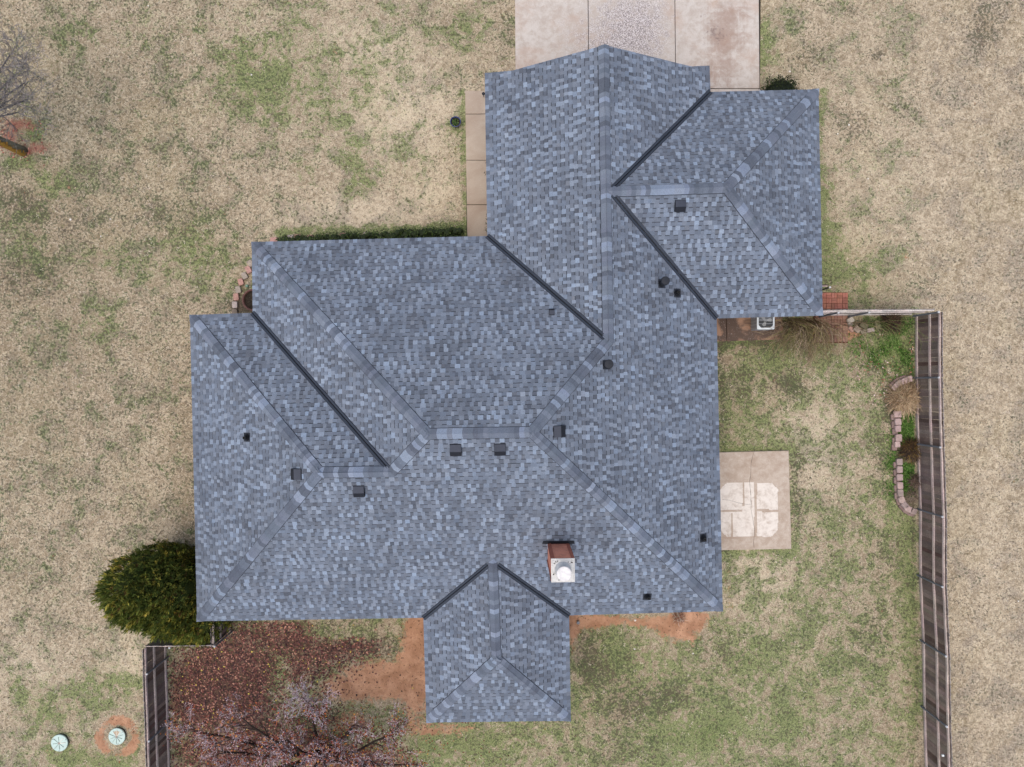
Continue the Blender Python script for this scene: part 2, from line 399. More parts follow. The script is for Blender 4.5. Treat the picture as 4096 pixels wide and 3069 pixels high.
    tf = q.ramp(q.math('ADD', tn, q.math('MULTIPLY', A[2], 0.8)), 1.30, 2.05)
    lit = q.mix(q.ramp(n_gr2, 0.38, 0.62), C(62, 44, 42), C(122, 86, 76))
    lit = q.mix(q.ramp(n_cl, 0.52, 0.66, 0, 0.6), lit, C(112, 100, 74))
    sepx = q.nt.nodes.new('ShaderNodeSeparateXYZ'); q.nt.links.new(q.pos, sepx.inputs[0])
    lit = q.mix(q.ramp(sepx.outputs[1], 3.0, 5.0), lit, q.mix(q.ramp(n_gr2, 0.38, 0.62), C(136, 82, 70), C(176, 124, 104)))
    col = q.mix(q.math('MULTIPLY', tf, 0.9), col, lit)
    nt.links.new(col, b.inputs['Base Color'])
    b.inputs['Roughness'].default_value = 1.0
    b.inputs['Specular IOR Level'].default_value = 0.05
    hb = q.math('ADD', q.math('MULTIPLY', n_gr, 0.5), n_fine)
    nt.links.new(q.bump(hb, 0.6, 0.05), b.inputs['Normal'])
    me.materials.append(m)
    o = bpy.data.objects.new('ground', me)
    COL.objects.link(o)
    structure(o, 'dormant tan and green lawn with patches of bare red dirt', 'ground')
    def sampler(arr):
        def s(x, y):
            i = int(np.clip(np.searchsorted(xs, x), 0, nx - 1)); j = int(np.clip(np.searchsorted(ys, y), 0, ny - 1))
            return float(arr[j, i])
        return s
    return sampler(g), sampler(d), sampler(t), sampler(k)
S_green, S_dirt, S_leaf, S_dark = build_ground()

# ------------------------------------------------------------------ slabs
def slab_mat(name, kind):
    m, nt, b = new_mat(name); q = G(nt)
    big = q.noise(0.7, 5, 0.65, 0.5); mid = q.noise(3.5, 5, 0.7, 0.4); fine = q.noise(22, 4, 0.8); sp = q.noise(34, 1, 0.5, 0.0, off=(5, 5, 5))
    if kind == 'drive':
        col = q.mix(q.ramp(mid, 0.3, 0.7), C(184, 171, 158), C(206, 197, 186))
        col = q.mix(q.ramp(big, 0.45, 0.7, 0, 0.5), col, C(186, 156, 134))
        # exposed speckled aggregate, strongest in the middle bay
        a = q.sep(q.attr('tone'))
        agg = q.ramp(q.math('ADD', mid, q.math('MULTIPLY', a[0], 0.4)), 0.62, 1.05)
        col = q.mix(agg, col, q.mix(q.ramp(sp, 0.42, 0.6), C(138, 128, 124), C(214, 205, 200)))
        st = q.ramp(q.math('ADD', q.math('MULTIPLY', q.noise(1.8, 6, 0.75, 0.8), 0.8), q.math('MULTIPLY', a[1], 0.35)), 0.56, 0.82)
        col = q.mix(q.math('MULTIPLY', st, 0.6), col, C(150, 120, 102))
        st2 = q.ramp(q.math('ADD', mid, q.math('MULTIPLY', a[2], 0.4)), 0.72, 0.95)
        col = q.mix(q.math('MULTIPLY', st2, 0.8), col, C(116, 94, 86))
    elif kind == 'walk':
        col = q.mix(q.ramp(big, 0.3, 0.7), C(172, 152, 132), C(192, 176, 156))
    elif kind == 'pad':
        col = q.mix(q.ramp(q.noise(1.3, 5, 0.6, 1.2), 0.42, 0.60), C(92, 74, 62), C(168, 132, 106))
    else:
        col = q.mix(q.ramp(mid, 0.3, 0.7), C(174, 154, 134), C(198, 182, 164))
        a = q.sep(q.attr('tone'))
        col = q.mix(q.ramp(q.math('ADD', mid, q.math('MULTIPLY', a[0], 0.8)), 0.66, 1.08, 0, 0.85), col, C(236, 226, 212))
        col = q.mix(q.ramp(q.math('ADD', mid, a[1]), 0.9, 1.3, 0, 0.6), col, C(160, 134, 112))
    col = q.mix(q.ramp(fine, 0.5, 0.8, 0, 0.35), col, C(150, 130, 114))
    col = q.mix(q.ramp(sp, 0.68, 0.76, 0, 0.5), col, C(226, 218, 208))
    nt.links.new(col, b.inputs['Base Color'])
    b.inputs['Roughness'].default_value = 0.85 if kind != 'pad' else 0.6
    b.inputs['Specular IOR Level'].default_value = 0.25
    nt.links.new(q.bump(fine, 0.25, 0.01), b.inputs['Normal'])
    return m
M['drive'] = slab_mat('driveway_concrete', 'drive'); M['walk'] = slab_mat('walk_concrete', 'walk')
M['pad'] = slab_mat('damp_concrete', 'pad'); M['patio'] = slab_mat('patio_concrete', 'patio')
M['joint'] = tone_mat('joint_filler', 0.95, 0.1, 30, 0.3)

def panel(mb, quad, top, tonefn=None, n=1, thick=0.12):
    """a concrete panel with eased edges: quad = four ground corners (anticlockwise)"""
    q = [Vector((p[0], p[1], 0)) for p in quad]
    cen = sum(q, Vector()) / 4
    def ring(ins, z):
        return [Vector((p.x, p.y, 0)) + (cen - p).normalized() * ins + Vector((0, 0, z)) for p in q]
    r0, r1, r2 = ring(0, -0.02), ring(0, top - 0.012), ring(0.017, top)
    for a, b2 in ((r0, r1), (r1, r2)):
        for i in range(4):
            j = (i + 1) % 4
            mb.face([a[i], a[j], b2[j], b2[i]], tonefn((a[i] + a[j]) / 2) if tonefn else (0, 0, 0, 1))
    for i in range(n):
        for j in range(n):
            def P(s, t): return r2[0].lerp(r2[1], s).lerp(r2[3].lerp(r2[2], s), t)
            p = [P(i / n, j / n), P((i + 1) / n, j / n), P((i + 1) / n, (j + 1) / n), P(i / n, (j + 1) / n)]
            mb.face(p, tonefn(sum(p, Vector()) / 4) if tonefn else (0, 0, 0, 1))

def tone_from(blobs):
    def f(p):
        u = p.x * F / CAM_H + CX; v = -p.y * F / CAM_H + CY
        out = [0, 0, 0]
        for ch, bu, bv, ru, rv, a in blobs:
            out[ch] += a * math.exp(-(((u - bu) / ru) ** 2 + ((v - bv) / rv) ** 2))
        return tuple(out) + (1,)
    return f

def driveway():
    mb = MB()
    tf = tone_from([(0, 1370, 40, 90, 90, 1.1), (0, 1350, 120, 90, 70, .6), (0, 1240, 90, 60, 80, .4), (1, 1560, 90, 60, 90, .9), (1, 1530, 170, 60, 30, .6), (1, 1580, 30, 50, 60, .5), (2, 1545, 75, 30, 30, .9), (2, 1520, 20, 16, 40, .5)])
    # bays run toward the street (north); joints at u=1271 and u=1459
    us = [(1114, 1271.3), (1272.5, 1458.5), (1459.7, 1640)]
    for i, (a, b2) in enumerate(us):
        s = 2.2 / 200
        def X(u, v): return u + (200 - v) * -0.009
        for v0, v1 in ((192, -90), (-91, -320), (-321, -550), (-551, -780)):
            panel(mb, [W(X(a, v0), v0), W(X(b2, v0), v0), W(X(b2, v1), v1), W(X(a, v1), v1)], 0.05, tf, 24)
    panel(mb, [W(1114, 330), W(1643, 330), W(1642, 193.5), W(1114, 193.5)], 0.05, tf, 20)
    o = mb.build('driveway', M['drive'])
    structure(o, 'wide pale concrete driveway with three bays and brown stains above the garage roof', 'driveway')
    jb = MB()
    jb.face([W(1116, 329, .03), W(1641, 329, .03), W(1648, -779, .03), W(1124, -779, .03)], C(60, 54, 46))
    j = jb.build('joint_strip', M['joint'], o)
driveway()

def walkway():
    mb = MB()
    L = lambda v: 1005.0 + (v - 197) * 0.0145
    vs = [197, 247.6, 347.2, 443, 560]
    for a, b2 in zip(vs[:-1], vs[1:]):
        panel(mb, [W(L(b2), b2 - 0.5), W(1075, b2 - 0.5), W(1073, a + 0.5), W(L(a), a + 0.5)], 0.06, None, 1)
    o = mb.build('walkway', M['walk'])
    structure(o, 'narrow tan concrete walk along the garage wall', 'path')
    jb = MB(); jb.face([W(1008, 555, 0.035), W(1073, 555, 0.035), W(1072, 199, 0.035), W(1006.5, 199, 0.035)], C(50, 60, 40))
    jb.build('joint_strip', M['joint'], o)
walkway()

def patio():
    mb = MB()
    p = [W(1548, 1187.5), W(1707.3, 1184.3), W(1701.3, 973), W(1545, 977)]
    c0 = []
    # the pale stamp left where a tub once stood: eight pads in a rounded square
    def tf(pt):
        u = pt.x * F / CAM_H + CX; v = -pt.y * F / CAM_H + CY
        r = 0.0; g = 0.0
        lu, lv = u - 1616, v - 1100
        if abs(lu) < 62 and abs(lv) < 58:
            inside = abs(lu) + abs(lv) < 106
            strip = abs(lv - 2) < 2.5 and (lu < -14 or lu > 16) or (abs(lu + 37) < 2 and lv > 8) or (abs(lu + 12) < 2 and lv < -8) or (abs(lu - 14) < 3)
            if inside: r = 0.62
            if inside and strip: r = 0.1; g = 0.3
            if not inside: g = 0.30
        elif abs(lu) < 66 and abs(lv) < 62: g = 0.38
        g += 0.35 * math.exp(-((u - 1570) / 30) ** 2 - ((v - 1165) / 30) ** 2) + 0.25 * math.exp(-((u - 1690) / 14) ** 2 - ((v - 1010) / 30) ** 2)
        return (r, g, 0, 1)
    panel(mb, p, 0.11, tf, 90)
    o = mb.build('patio_slab', M['patio'])
    structure(o, 'square pale concrete patio slab with a cracked surface and light stamp of a removed tub', 'patio')
    cb = MB()
    def crack(pts, wd):
        pp = [W(u, v, 0.1135) for u, v in pts]
        for a, b2 in zip(pp[:-1], pp[1:]):
            d = (b2 - a).normalized(); n = Vector((-d.y, d.x, 0)) * wd * random.uniform(.6, 1.3)
            cb.face([a - n, b2 - n, b2 + n, a + n], C(86, 72, 60))
    pts = [(1629, 976)]
    for u, v in ((1625, 990), (1622, 1010), (1621, 1030), (1620, 1050), (1622, 1070), (1623, 1088), (1624, 1110), (1627, 1125), (1630, 1140), (1629, 1160), (1629, 1184)):
        lu, lv = pts[-1]; pts.append(((lu + u) / 2 + random.uniform(-1.5, 1.5), (lv + v) / 2)); pts.append((u, v))
    crack(pts, 0.0055)
    crack([(1560, 1079), (1572, 1080), (1584, 1083), (1593, 1086), (1603, 1088), (1613, 1090), (1623, 1089)], 0.0045)
    cb.build('crack', M['joint'], o)
patio()

def ac_pad():
    mb = MB()
    panel(mb, [W(1530, 738), W(1568, 737.5), W(1567, 660), W(1530, 660)], 0.07)
    panel(mb, [W(1568.8, 737.4), W(1690.5, 733.5), W(1689.5, 660), W(1567.8, 660)], 0.07)
    o = mb.build('equipment_pad', M['pad'])
    structure(o, 'damp brown stained concrete strip under the air conditioner', 'pavement')
ac_pad()

def paver_path():
    # clay pavers in a basket weave, running under the fence
    mb = MB()
    O = W(1830.6, 632.5); s = 0.36
    k = 0
    for i in range(9):
        for j in range(8):
            cx = O.x - (i + .5) * s * 0.5; 
            k += 1
    bw = 0.098
    rot = math.radians(1.0)
    for i in range(6):
        for j in range(9):
            x0 = O.x - (i + 1) * 2 * bw * 1.02; y0 = O.y - (j + 1) * 2 * bw * 1.02
            for h in range(2):
                if (i + j) % 2: c = (x0 + bw, y0 + bw * (h + .5) * 1.0, 0.028); sz = (2 * bw - 0.008, bw - 0.006, 0.05)
                else: c = (x0 + bw * (h + .5), y0 + bw, 0.028); sz = (bw - 0.006, 2 * bw - 0.008, 0.05)
                v = -c[1] * F / CAM_H + CY
                col = C(176, 116, 96) if v < 668 else C(146, 110, 92)
                mb.box(c, sz, rot, jit(col, .14, .05), taper=0.97)
    o = mb.build('paver_path', M['terracotta'])
    structure(o, 'small red clay paver path running beneath the side fence', 'path')
    b = MB(); b.face([(O.x - 1.26, O.y - 1.85, .012), (O.x + .01, O.y - 1.85, .012), (O.x + .01, O.y + .01, .012), (O.x - 1.26, O.y + .01, .012)], C(96, 58, 44))
    b.build('bedding_sand', M['joint'], o)
paver_path()

# ------------------------------------------------------------------ the house
ZE = 2.6
PITCH = 0.552
pxm = 23.4 / F
Z_R1 = ZE + PITCH * 243 * pxm; Z_NE = ZE + PITCH * 244.6 * pxm
Z_MAIN = ZE + PITCH * 409 * pxm; Z_WW = ZE + PITCH * 331 * pxm; Z_P = ZE + 0.475 * 156.5 * pxm
V = {
 'gnw': W(1047, 158, ZE), 'gw_k': W(1106, 153, ZE + PITCH * 59 * pxm), 'gpeak': W(1304, 98, Z_R1), 'ge_k': W(1491, 146, ZE + PITCH * 42 * pxm), 'gne': W(1532, 143, ZE),
 'v2': W(1534, 199, ZE), 'j_ne_n': W(1318, 413, Z_NE), 'ne1': W(1768, 193, ZE), 'ne2': W(1777, 682, ZE), 'neh': W(1570, 405, Z_NE), 'v3': W(1548, 688, ZE),
 'se': W(1561, 1320, ZE), 'hipE': W(1149, 934, Z_MAIN), 'hipW': W(923, 938, Z_MAIN), 'r1end': W(1314, 737, Z_R1),
 'v1': W(1052.5, 510, ZE), 'mnw': W(544, 523, ZE), 'v4': W(546, 676, ZE), 'wj': W(846, 1019, Z_WW), 'wapex': W(690, 1021, Z_WW),
 'wnw': W(410.5, 680.5, ZE), 'sw': W(426, 1342, ZE), 'pv1': W(914.5, 1335, ZE), 'pv2': W(1229.5, 1330, ZE), 'ptop': W(1064, 1212, Z_P),
 'psw': W(921, 1560.5, ZE), 'pse': W(1233, 1557, ZE), 'papex': W(1072, 1424, Z_P),
}
# faces: polygon (anticlockwise or not), eave pair giving course direction
FACES = {
 'garage_west': (['gnw', 'gw_k', 'gpeak', 'r1end', 'v1'], ('gnw', 'v1')),
 'east': (['gpeak', 'ge_k', 'gne', 'v2', 'j_ne_n', 'v3', 'se', 'hipE', 'r1end'], ('v3', 'se')),
 'wing_north': (['v2', 'ne1', 'neh', 'j_ne_n'], ('v2', 'ne1')),
 'wing_east': (['ne1', 'ne2', 'neh'], ('ne1', 'ne2')),
 'wing_south': (['ne2', 'v3', 'j_ne_n', 'neh'], ('ne2', 'v3')),
 'north': (['mnw', 'v1', 'r1end', 'hipE', 'hipW'], ('mnw', 'v1')),
 'west_hip': (['mnw', 'hipW', 'wj', 'v4'], ('mnw', 'v4')),
 'west_wing_north': (['wnw', 'v4', 'wj', 'wapex'], ('wnw', 'v4')),
 'west_wing_west': (['wnw', 'wapex', 'sw'], ('wnw', 'sw')),
 'south': (['sw', 'wapex', 'wj', 'hipW', 'hipE', 'se', 'pv2', 'ptop', 'pv1'], ('sw', 'se')),
 'porch_west': (['pv1', 'ptop', 'papex', 'psw'], ('pv1', 'psw')),
 'porch_east': (['pv2', 'ptop', 'papex', 'pse'], ('pv2', 'pse')),
 'porch_south': (['psw', 'papex', 'pse'], ('psw', 'pse')),
}
def fit_plane(pts, e0, e1, zpts=None):
    # plane through the eave line with rise fitted to the other corners
    t = (e1 - e0); t.z = 0; t.normalize(); n = Vector((-t.y, t.x, 0))
    num = den = 0
    for p in pts:
        d = (p - e0).dot(n); num += d * (p.z - ZE); den += d * d
    s = num / den
    if s < 0: n = -n; s = -s
    return e0.copy(), t, n, s
PL = {}
for k, (vs, (a, b)) in FACES.items():
    PL[k] = fit_plane([V[x] for x in vs if abs(V[x].z - ZE) > .01 and x not in ('ptop',) or k.startswith('porch')], V[a], V[b])
def plane_z(k, x, y):
    e0, t, n, s = PL[k]
    return ZE + s * ((x - e0.x) * n.x + (y - e0.y) * n.y)

def clip_poly(sub, win):
    """clip polygon sub by convex window win (2D tuples, anticlockwise)"""
    out = sub
    for i in range(len(win)):
        ax, ay = win[i]; bx, by = win[(i + 1) % len(win)]
        inp = out; out = []
        if not inp: return []
        def side(p): return (bx - ax) * (p[1] - ay) - (by - ay) * (p[0] - ax)
        for j in range(len(inp)):
            p, q = inp[j], inp[(j + 1) % len(inp)]
            sp, sq = side(p), side(q)
            if sp >= 0: out.append(p)
            if (sp >= 0) != (sq >= 0):
                t = sp / (sp - sq)
                out.append((p[0] + (q[0] - p[0]) * t, p[1] + (q[1] - p[1]) * t))
    return out
def area(p):
    return 0.5 * sum(p[i][0] * p[(i + 1) % len(p)][1] - p[(i + 1) % len(p)][0] * p[i][1] for i in range(len(p)))
def inside(poly, x, y):
    c = False; n = len(poly)
    for i in range(n):
        x1, y1 = poly[i]; x2, y2 = poly[(i + 1) % n]
        if (y1 > y) != (y2 > y) and x < (x2 - x1) * (y - y1) / (y2 - y1) + x1: c = not c
    return c

SH_L = [C(150, 162, 179, .64), C(144, 155, 172, .64), C(153, 163, 178, .64)]
SH_M = [C(127, 134, 147, .64), C(121, 129, 142, .64), C(131, 139, 151, .64), C(117, 124, 136, .64), C(124, 128, 138, .64)]
SH_D = [C(103, 109, 118, .62), C(109, 112, 118, .62), C(98, 102, 108, .62), C(111, 111, 116, .62)]
SH_C = [C(110, 117, 129, .64), C(104, 110, 121, .64), C(116, 124, 136, .64)]
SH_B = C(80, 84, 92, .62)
EXPO = 0.143

def shingle_tone(r):
    r = min(1, max(0, r))
    a, b2 = (C(96, 101, 110, .64), C(126, 134, 146, .64)) if r < .45 else (C(126, 134, 146, .64), C(160, 173, 189, .64))
    t = r / .45 if r < .45 else (r - .45) / .55
    c = tuple(x + (y - x) * t for x, y in zip(a, b2))
    warm = random.gauss(0, .016)
    return (c[0] * (1 + warm), c[1], c[2] * (1 - warm), 1)
def shingle_face(mb, key):
    vs, (a, b) = FACES[key]
    e0, t, n, s = PL[key]
    poly = [(V[x].x, V[x].y) for x in vs]
    if area(poly) < 0: poly = poly[::-1]
    loc = [((x - e0.x) * t.x + (y - e0.y) * t.y, (x - e0.x) * n.x + (y - e0.y) * n.y) for x, y in poly]
    if area(loc) < 0: loc = loc[::-1]
    A = np.array(loc)
    step = EXPO * math.cos(math.atan(s))
    dmax = A[:, 1].max(); u0, u1 = A[:, 0].min(), A[:, 0].max()
    def world(u, d, off):
        return (e0.x + t.x * u + n.x * d, e0.y + t.y * u + n.y * d, ZE + s * d + off)
    edges = [(A[i], A[(i + 1) % len(A)]) for i in range(len(A))]
    k = 0
    d = min(0.0, A[:, 1].min())
    while d < dmax:
        d1 = d + step
        # spans of this course inside the polygon (sampled at the middle, ends clipped exactly)
        u = u0 - random.uniform(0, .3)
        tooth = random.random() < .5
        while u < u1:
            # one shingle tab
            wd = random.choice((.10, .12, .14, .16)) * random.uniform(.95, 1.05) if tooth else random.choice((.10, .12, .14)) * random.uniform(.95, 1.05)
            ua, ub = u, u + wd; u = ub
            wx_, wy_ = e0.x + t.x * u + n.x * d, e0.y + t.y * u + n.y * d
            drift = .07 * math.sin(wx_ * 1.9 + 2 * math.sin(wy_ * 1.3)) * math.sin(wy_ * 2.3 + math.sin(wx_ * 1.1)) + .04 * math.sin(wx_ * 5.1 + wy_ * 3.3)
            r = random.gauss(.52, .17) if tooth else random.gauss(.30, .12)
            if tooth and random.random() < .10: r = random.uniform(.75, .95)
            col = shingle_tone(r + drift)
            lo, hi = (.016, .006) if tooth else (.009, .001)
            win = [(ua, d), (ub, d), (ub, d1), (ua, d1)]
            ins = [inside(loc, *p) for p in win]
            if all(ins):
                full = True
                pl = win
            else:
                # skip quickly when far away
                pl = clip_poly(loc, win)
                if len(pl) < 3 or abs(area(pl)) < 2e-5:
                    tooth = not tooth; continue
                full = False
            z = lambda dd: lo + (hi - lo) * (dd - d) / step
            if full:
                band = 0.0 if tooth else step * random.uniform(.16, .24)
                dm = d1 - band
                mb.face([world(ua, d, z(d)), world(ub, d, z(d)), world(ub, dm, z(dm)), world(ua, dm, z(dm))], col)
                if band:
                    mb.face([world(ua, dm, z(dm)), world(ub, dm, z(dm)), world(ub, d1, z(d1)), world(ua, d1, z(d1))], jit(SH_B, .2))
                mb.face([world(ua, d, -.012), world(ub, d, -.012), world(ub, d, z(d)), world(ua, d, z(d))], SH_B)
            else:
                mb.face([world(x, y, z(y)) for x, y in pl], col)
                on = [p for p in pl if abs(p[1] - d) < 1e-6]
                if len(on) == 2:
                    mb.face([world(on[0][0], d, -.012), world(on[1][0], d, -.012), world(on[1][0], d, z(d)), world(on[0][0], d, z(d))], SH_B)
            tooth = not tooth
            if random.random() < .05: tooth = not tooth
        d = d1; k += 1

house = thing('house', 'single-storey house under a large hipped blue grey shingle roof', 'house', (0, 0, 0))

mb = MB()
for k in FACES: shingle_face(mb, k)
# the deck under the shingles
for k, (vs, e) in FACES.items():
    pts = [(V[x].x, V[x].y, plane_z(k, V[x].x, V[x].y) - 0.02) for x in vs]
    p2 = [(p[0], p[1]) for p in pts]
    if area(p2) < 0: pts = pts[::-1]
    mb.face(pts, SH_D[0])
roof = mb.build('roof', M['shingle'], house)

# ridge and hip caps
def caps(p0, p1, kl, kr, name='ridge_cap', w=0.155, trim=True):
    """bent cap shingles from p0 (low) to p1 (high), lapping upward; kl / kr are the faces either side"""
    mb = MB()
    a = Vector((p0.x, p0.y)); b = Vector((p1.x, p1.y))
    L2 = (b - a).length; dx = (b - a) / L2; nn = Vector((-dx.y, dx.x))
    L3 = (p1 - p0).length; step = 0.145 * L2 / L3
    def locpoly(k):
        pl = [(V[x].x, V[x].y) for x in FACES[k][0]]
        return pl if area(pl) > 0 else pl[::-1]
    # which side is kl on?
    def cen(k):
        pl = locpoly(k); return Vector((sum(p[0] for p in pl) / len(pl), sum(p[1] for p in pl) / len(pl)))
    n_c = int(math.ceil(L2 / step)) + 1
    prev = None
    def zs(x, y, side, extra):
        k = kl if side > 0 else kr
        d = abs((Vector((x, y)) - a).dot(nn))
        return plane_z(k, x, y) + 0.034 + 0.022 * (1 - min(1, d / w)) ** 1.0 + extra
    for i in range(n_c):
        s0 = i * step - 0.03; s1 = min(s0 + step + 0.03, L2 + 0.06)
        if s0 > L2: break
        r = random.random()
        if prev is not None and random.random() < .18: base = prev
        else: base = random.choice(SH_L) if r < .20 else random.choice(SH_M[:4]) if r < .62 else random.choice(SH_C)
        prev = base
        col = jit(base, .05, .01)
        cw = w * random.uniform(.97, 1.03)
        for sd in (1, -1):
            strips = ((0, .25), (.25, .55), (.55, .8), (.8, 1.0))
            for f0, f1 in strips:
                o0, o1 = f0 * cw * sd, f1 * cw * sd
                bow = lambda f: 0.022 * f * f
                q = [a + dx * (s0 + bow(f0)) + nn * o0, a + dx * (s1 + bow(f0)) + nn * o0, a + dx * (s1 + bow(f1)) + nn * o1, a + dx * (s0 + bow(f1)) + nn * o1]
                win = [(p.x, p.y) for p in q]
                if area(win) < 0: win = win[::-1]
                poly = win
                if trim:
                    # keep the end tidy: clip to the union of the two faces at the eave corner
                    c2 = clip_poly(locpoly(kl), win) if sd > 0 else clip_poly(locpoly(kr), win)
                    near = (q[0] - a).length < 0.5
                    if near: poly = c2
                if len(poly) < 3: continue
                pts = []
                for x, y in poly:
                    ss = (Vector((x, y)) - a).dot(dx)
                    e = 0.010 * (1 - (ss - s0) / (s1 - s0 + 1e-6))
                    pts.append((x, y, zs(x, y, sd, e)))
                mb.face(pts, col)
            # dark strip painted in for the gap shadow along the cap's outer edge
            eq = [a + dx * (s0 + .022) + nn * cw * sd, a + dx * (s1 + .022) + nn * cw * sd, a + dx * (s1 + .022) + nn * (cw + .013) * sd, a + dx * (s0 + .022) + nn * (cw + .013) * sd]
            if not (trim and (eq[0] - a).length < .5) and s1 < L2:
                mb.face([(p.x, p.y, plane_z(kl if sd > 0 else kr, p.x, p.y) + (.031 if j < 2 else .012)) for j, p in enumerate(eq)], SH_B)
            # butt of the cap
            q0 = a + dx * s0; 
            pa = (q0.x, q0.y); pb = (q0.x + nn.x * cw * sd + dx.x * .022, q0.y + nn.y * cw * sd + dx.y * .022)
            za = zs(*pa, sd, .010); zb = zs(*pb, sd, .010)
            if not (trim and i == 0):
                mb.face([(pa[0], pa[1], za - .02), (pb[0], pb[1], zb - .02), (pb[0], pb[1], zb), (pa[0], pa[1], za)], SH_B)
            # side edge
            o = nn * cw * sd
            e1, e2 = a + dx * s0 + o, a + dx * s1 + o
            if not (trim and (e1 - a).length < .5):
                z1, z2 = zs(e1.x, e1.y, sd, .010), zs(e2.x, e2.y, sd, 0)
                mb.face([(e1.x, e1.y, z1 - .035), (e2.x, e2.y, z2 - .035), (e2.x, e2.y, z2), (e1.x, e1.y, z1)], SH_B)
    return mb.build(name, M['shingle'], roof)
# side +: left of travel direction p0->p1
def cap_auto(n0, n1, ka, kb, name='ridge_cap', trim=True, w=0.155):
    p0, p1 = V[n0], V[n1]
    d = Vector((p1.x - p0.x, p1.y - p0.y)).normalized(); nn = Vector((-d.y, d.x))
    mid = Vector(((p0.x + p1.x) / 2, (p0.y + p1.y) / 2))
    t = mid + nn * 0.3
    pl = [(V[x].x, V[x].y) for x in FACES[ka][0]]
    if not inside(pl, t.x, t.y): ka, kb = kb, ka
    return caps(p0, p1, ka, kb, name, w, trim)
cap_auto('gpeak', 'r1end', 'garage_west', 'east')
cap_auto('neh', 'j_ne_n', 'wing_north', 'wing_south', trim=False)
cap_auto('ne1', 'neh', 'wing_north', 'wing_east', 'hip_cap')
cap_auto('ne2', 'neh', 'wing_south', 'wing_east', 'hip_cap')
cap_auto('r1end', 'hipE', 'north', 'east', 'hip_cap', trim=False)
cap_auto('se', 'hipE', 'south', 'east', 'hip_cap')
cap_auto('hipW', 'hipE', 'north', 'south', trim=False)
cap_auto('mnw', 'hipW', 'north', 'west_hip', 'hip_cap')
cap_auto('wj', 'hipW', 'west_hip', 'south', 'hip_cap', trim=False)
cap_auto('wapex', 'wj', 'west_wing_north', 'south', trim=False)
cap_auto('wnw', 'wapex', 'west_wing_north', 'west_wing_west', 'hip_cap')
cap_auto('sw', 'wapex', 'south', 'west_wing_west', 'hip_cap')
cap_auto('papex', 'ptop', 'porch_west', 'porch_east', trim=False, w=0.15)
cap_auto('psw', 'papex', 'porch_west', 'porch_south', 'hip_cap', w=0.15)
cap_auto('pse', 'papex', 'porch_east', 'porch_south', 'hip_cap', w=0.15)

# open metal valleys
def valley(p0, p1, ka, kb, w=0.095, trim_hi=0.12):
    mb = MB()
    a = Vector((p0.x, p0.y)); b = Vector((p1.x, p1.y)); d = (b - a).normalized(); nn = Vector((-d.y, d.x))
    b = b - d * trim_hi
    pl = [(V[x].x, V[x].y) for x in FACES[ka][0]]
    t = (a + b) / 2 + nn * .3
    if not inside(pl, t.x, t.y): ka, kb = kb, ka
    n = 14
    for i in range(n):
        s0, s1 = i / n, (i + 1) / n
        for sd, k in ((1, ka), (-1, kb)):
            for (o0, h0, o1, h1, col) in ((0.0, .026, .018, .030, C(22, 24, 30)), (.018, .046, w - .012, .040, C(54, 60, 70)), (w - .012, .040, w, .022, C(40, 42, 50))):
                P = []
                for s_, o_, h_ in ((s0, o0, h0), (s1, o0, h0), (s1, o1, h1), (s0, o1, h1)):
                    q = a.lerp(b, s_) + nn * o_ * sd
                    zc = a.lerp(b, s_)
                    P.append((q.x, q.y, max(plane_z(k, q.x, q.y), plane_z(ka, zc.x, zc.y) - .02, plane_z(kb, zc.x, zc.y) - .02) + h_))
                if sd < 0: P = P[::-1]
                mb.face(P, jit(col, .05, .01))
            # lip at the centre seam
            q0, q1 = a.lerp(b, s0) + nn * .018 * sd, a.lerp(b, s1) + nn * .018 * sd
    return mb.build('valley_flashing', M['flash'], roof)
valley(V['v1'], V['r1end'], 'garage_west', 'north', .092)
valley(V['v2'], V['j_ne_n'], 'east', 'wing_north', .092)
valley(V['v3'], V['j_ne_n'], 'east', 'wing_south', .092)
valley(V['v4'], V['wj'], 'west_hip', 'west_wing_north', .092)
valley(V['pv1'], V['ptop'], 'south', 'porch_west', .088, .2)
valley(V['pv2'], V['ptop'], 'south', 'porch_east', .088, .2)

# fascia, soffit and walls
OUT = ['gnw', 'gw_k', 'gpeak', 'ge_k', 'gne', 'v2', 'ne1', 'ne2', 'v3', 'se', 'pv2', 'pse', 'psw', 'pv1', 'sw', 'wnw', 'v4', 'mnw', 'v1']
mb = MB()
for i in range(len(OUT)):
    p, q = V[OUT[i]], V[OUT[(i + 1) % len(OUT)]]
    c = C(196, 190, 180)
    d = Vector((q.x - p.x, q.y - p.y, 0)).normalized(); inn = Vector((d.y, -d.x, 0)) * .012
    mb.face([q + inn - Vector((0, 0, .03)), p + inn - Vector((0, 0, .03)), p + inn - Vector((0, 0, .19)), q + inn - Vector((0, 0, .19))], c)
mb.build('fascia', M['paint'], house)
EAVE = ['gnw', 'gne', 'v2', 'ne1', 'ne2', 'v3', 'se', 'pv2', 'pse', 'psw', 'pv1', 'sw', 'wnw', 'v4', 'mnw', 'v1']
ep = [(V[k].x, V[k].y) for k in EAVE]
if area(ep) < 0: ep = ep[::-1]
def inset(poly, d):
    out = []
    n = len(poly)
    for i in range(n):
        a, b, c = Vector(poly[i - 1]), Vector(poly[i]), Vector(poly[(i + 1) % n])
        d1 = (b - a).normalized(); d2 = (c - b).normalized()
        n1 = Vector((-d1.y, d1.x)); n2 = Vector((-d2.y, d2.x))
        k = 1 + n1.dot(n2)
        out.append(tuple(b + (n1 + n2) * d / max(k, .2)))
    return out
mb = MB()
ip = inset(ep, 0.02)
mb.face([(x, y, 2.43) for x, y in ip][::-1], C(190, 184, 172))
mb.build('soffit', M['paint'], house)
mb = MB()
wp = inset(ep, 0.5)
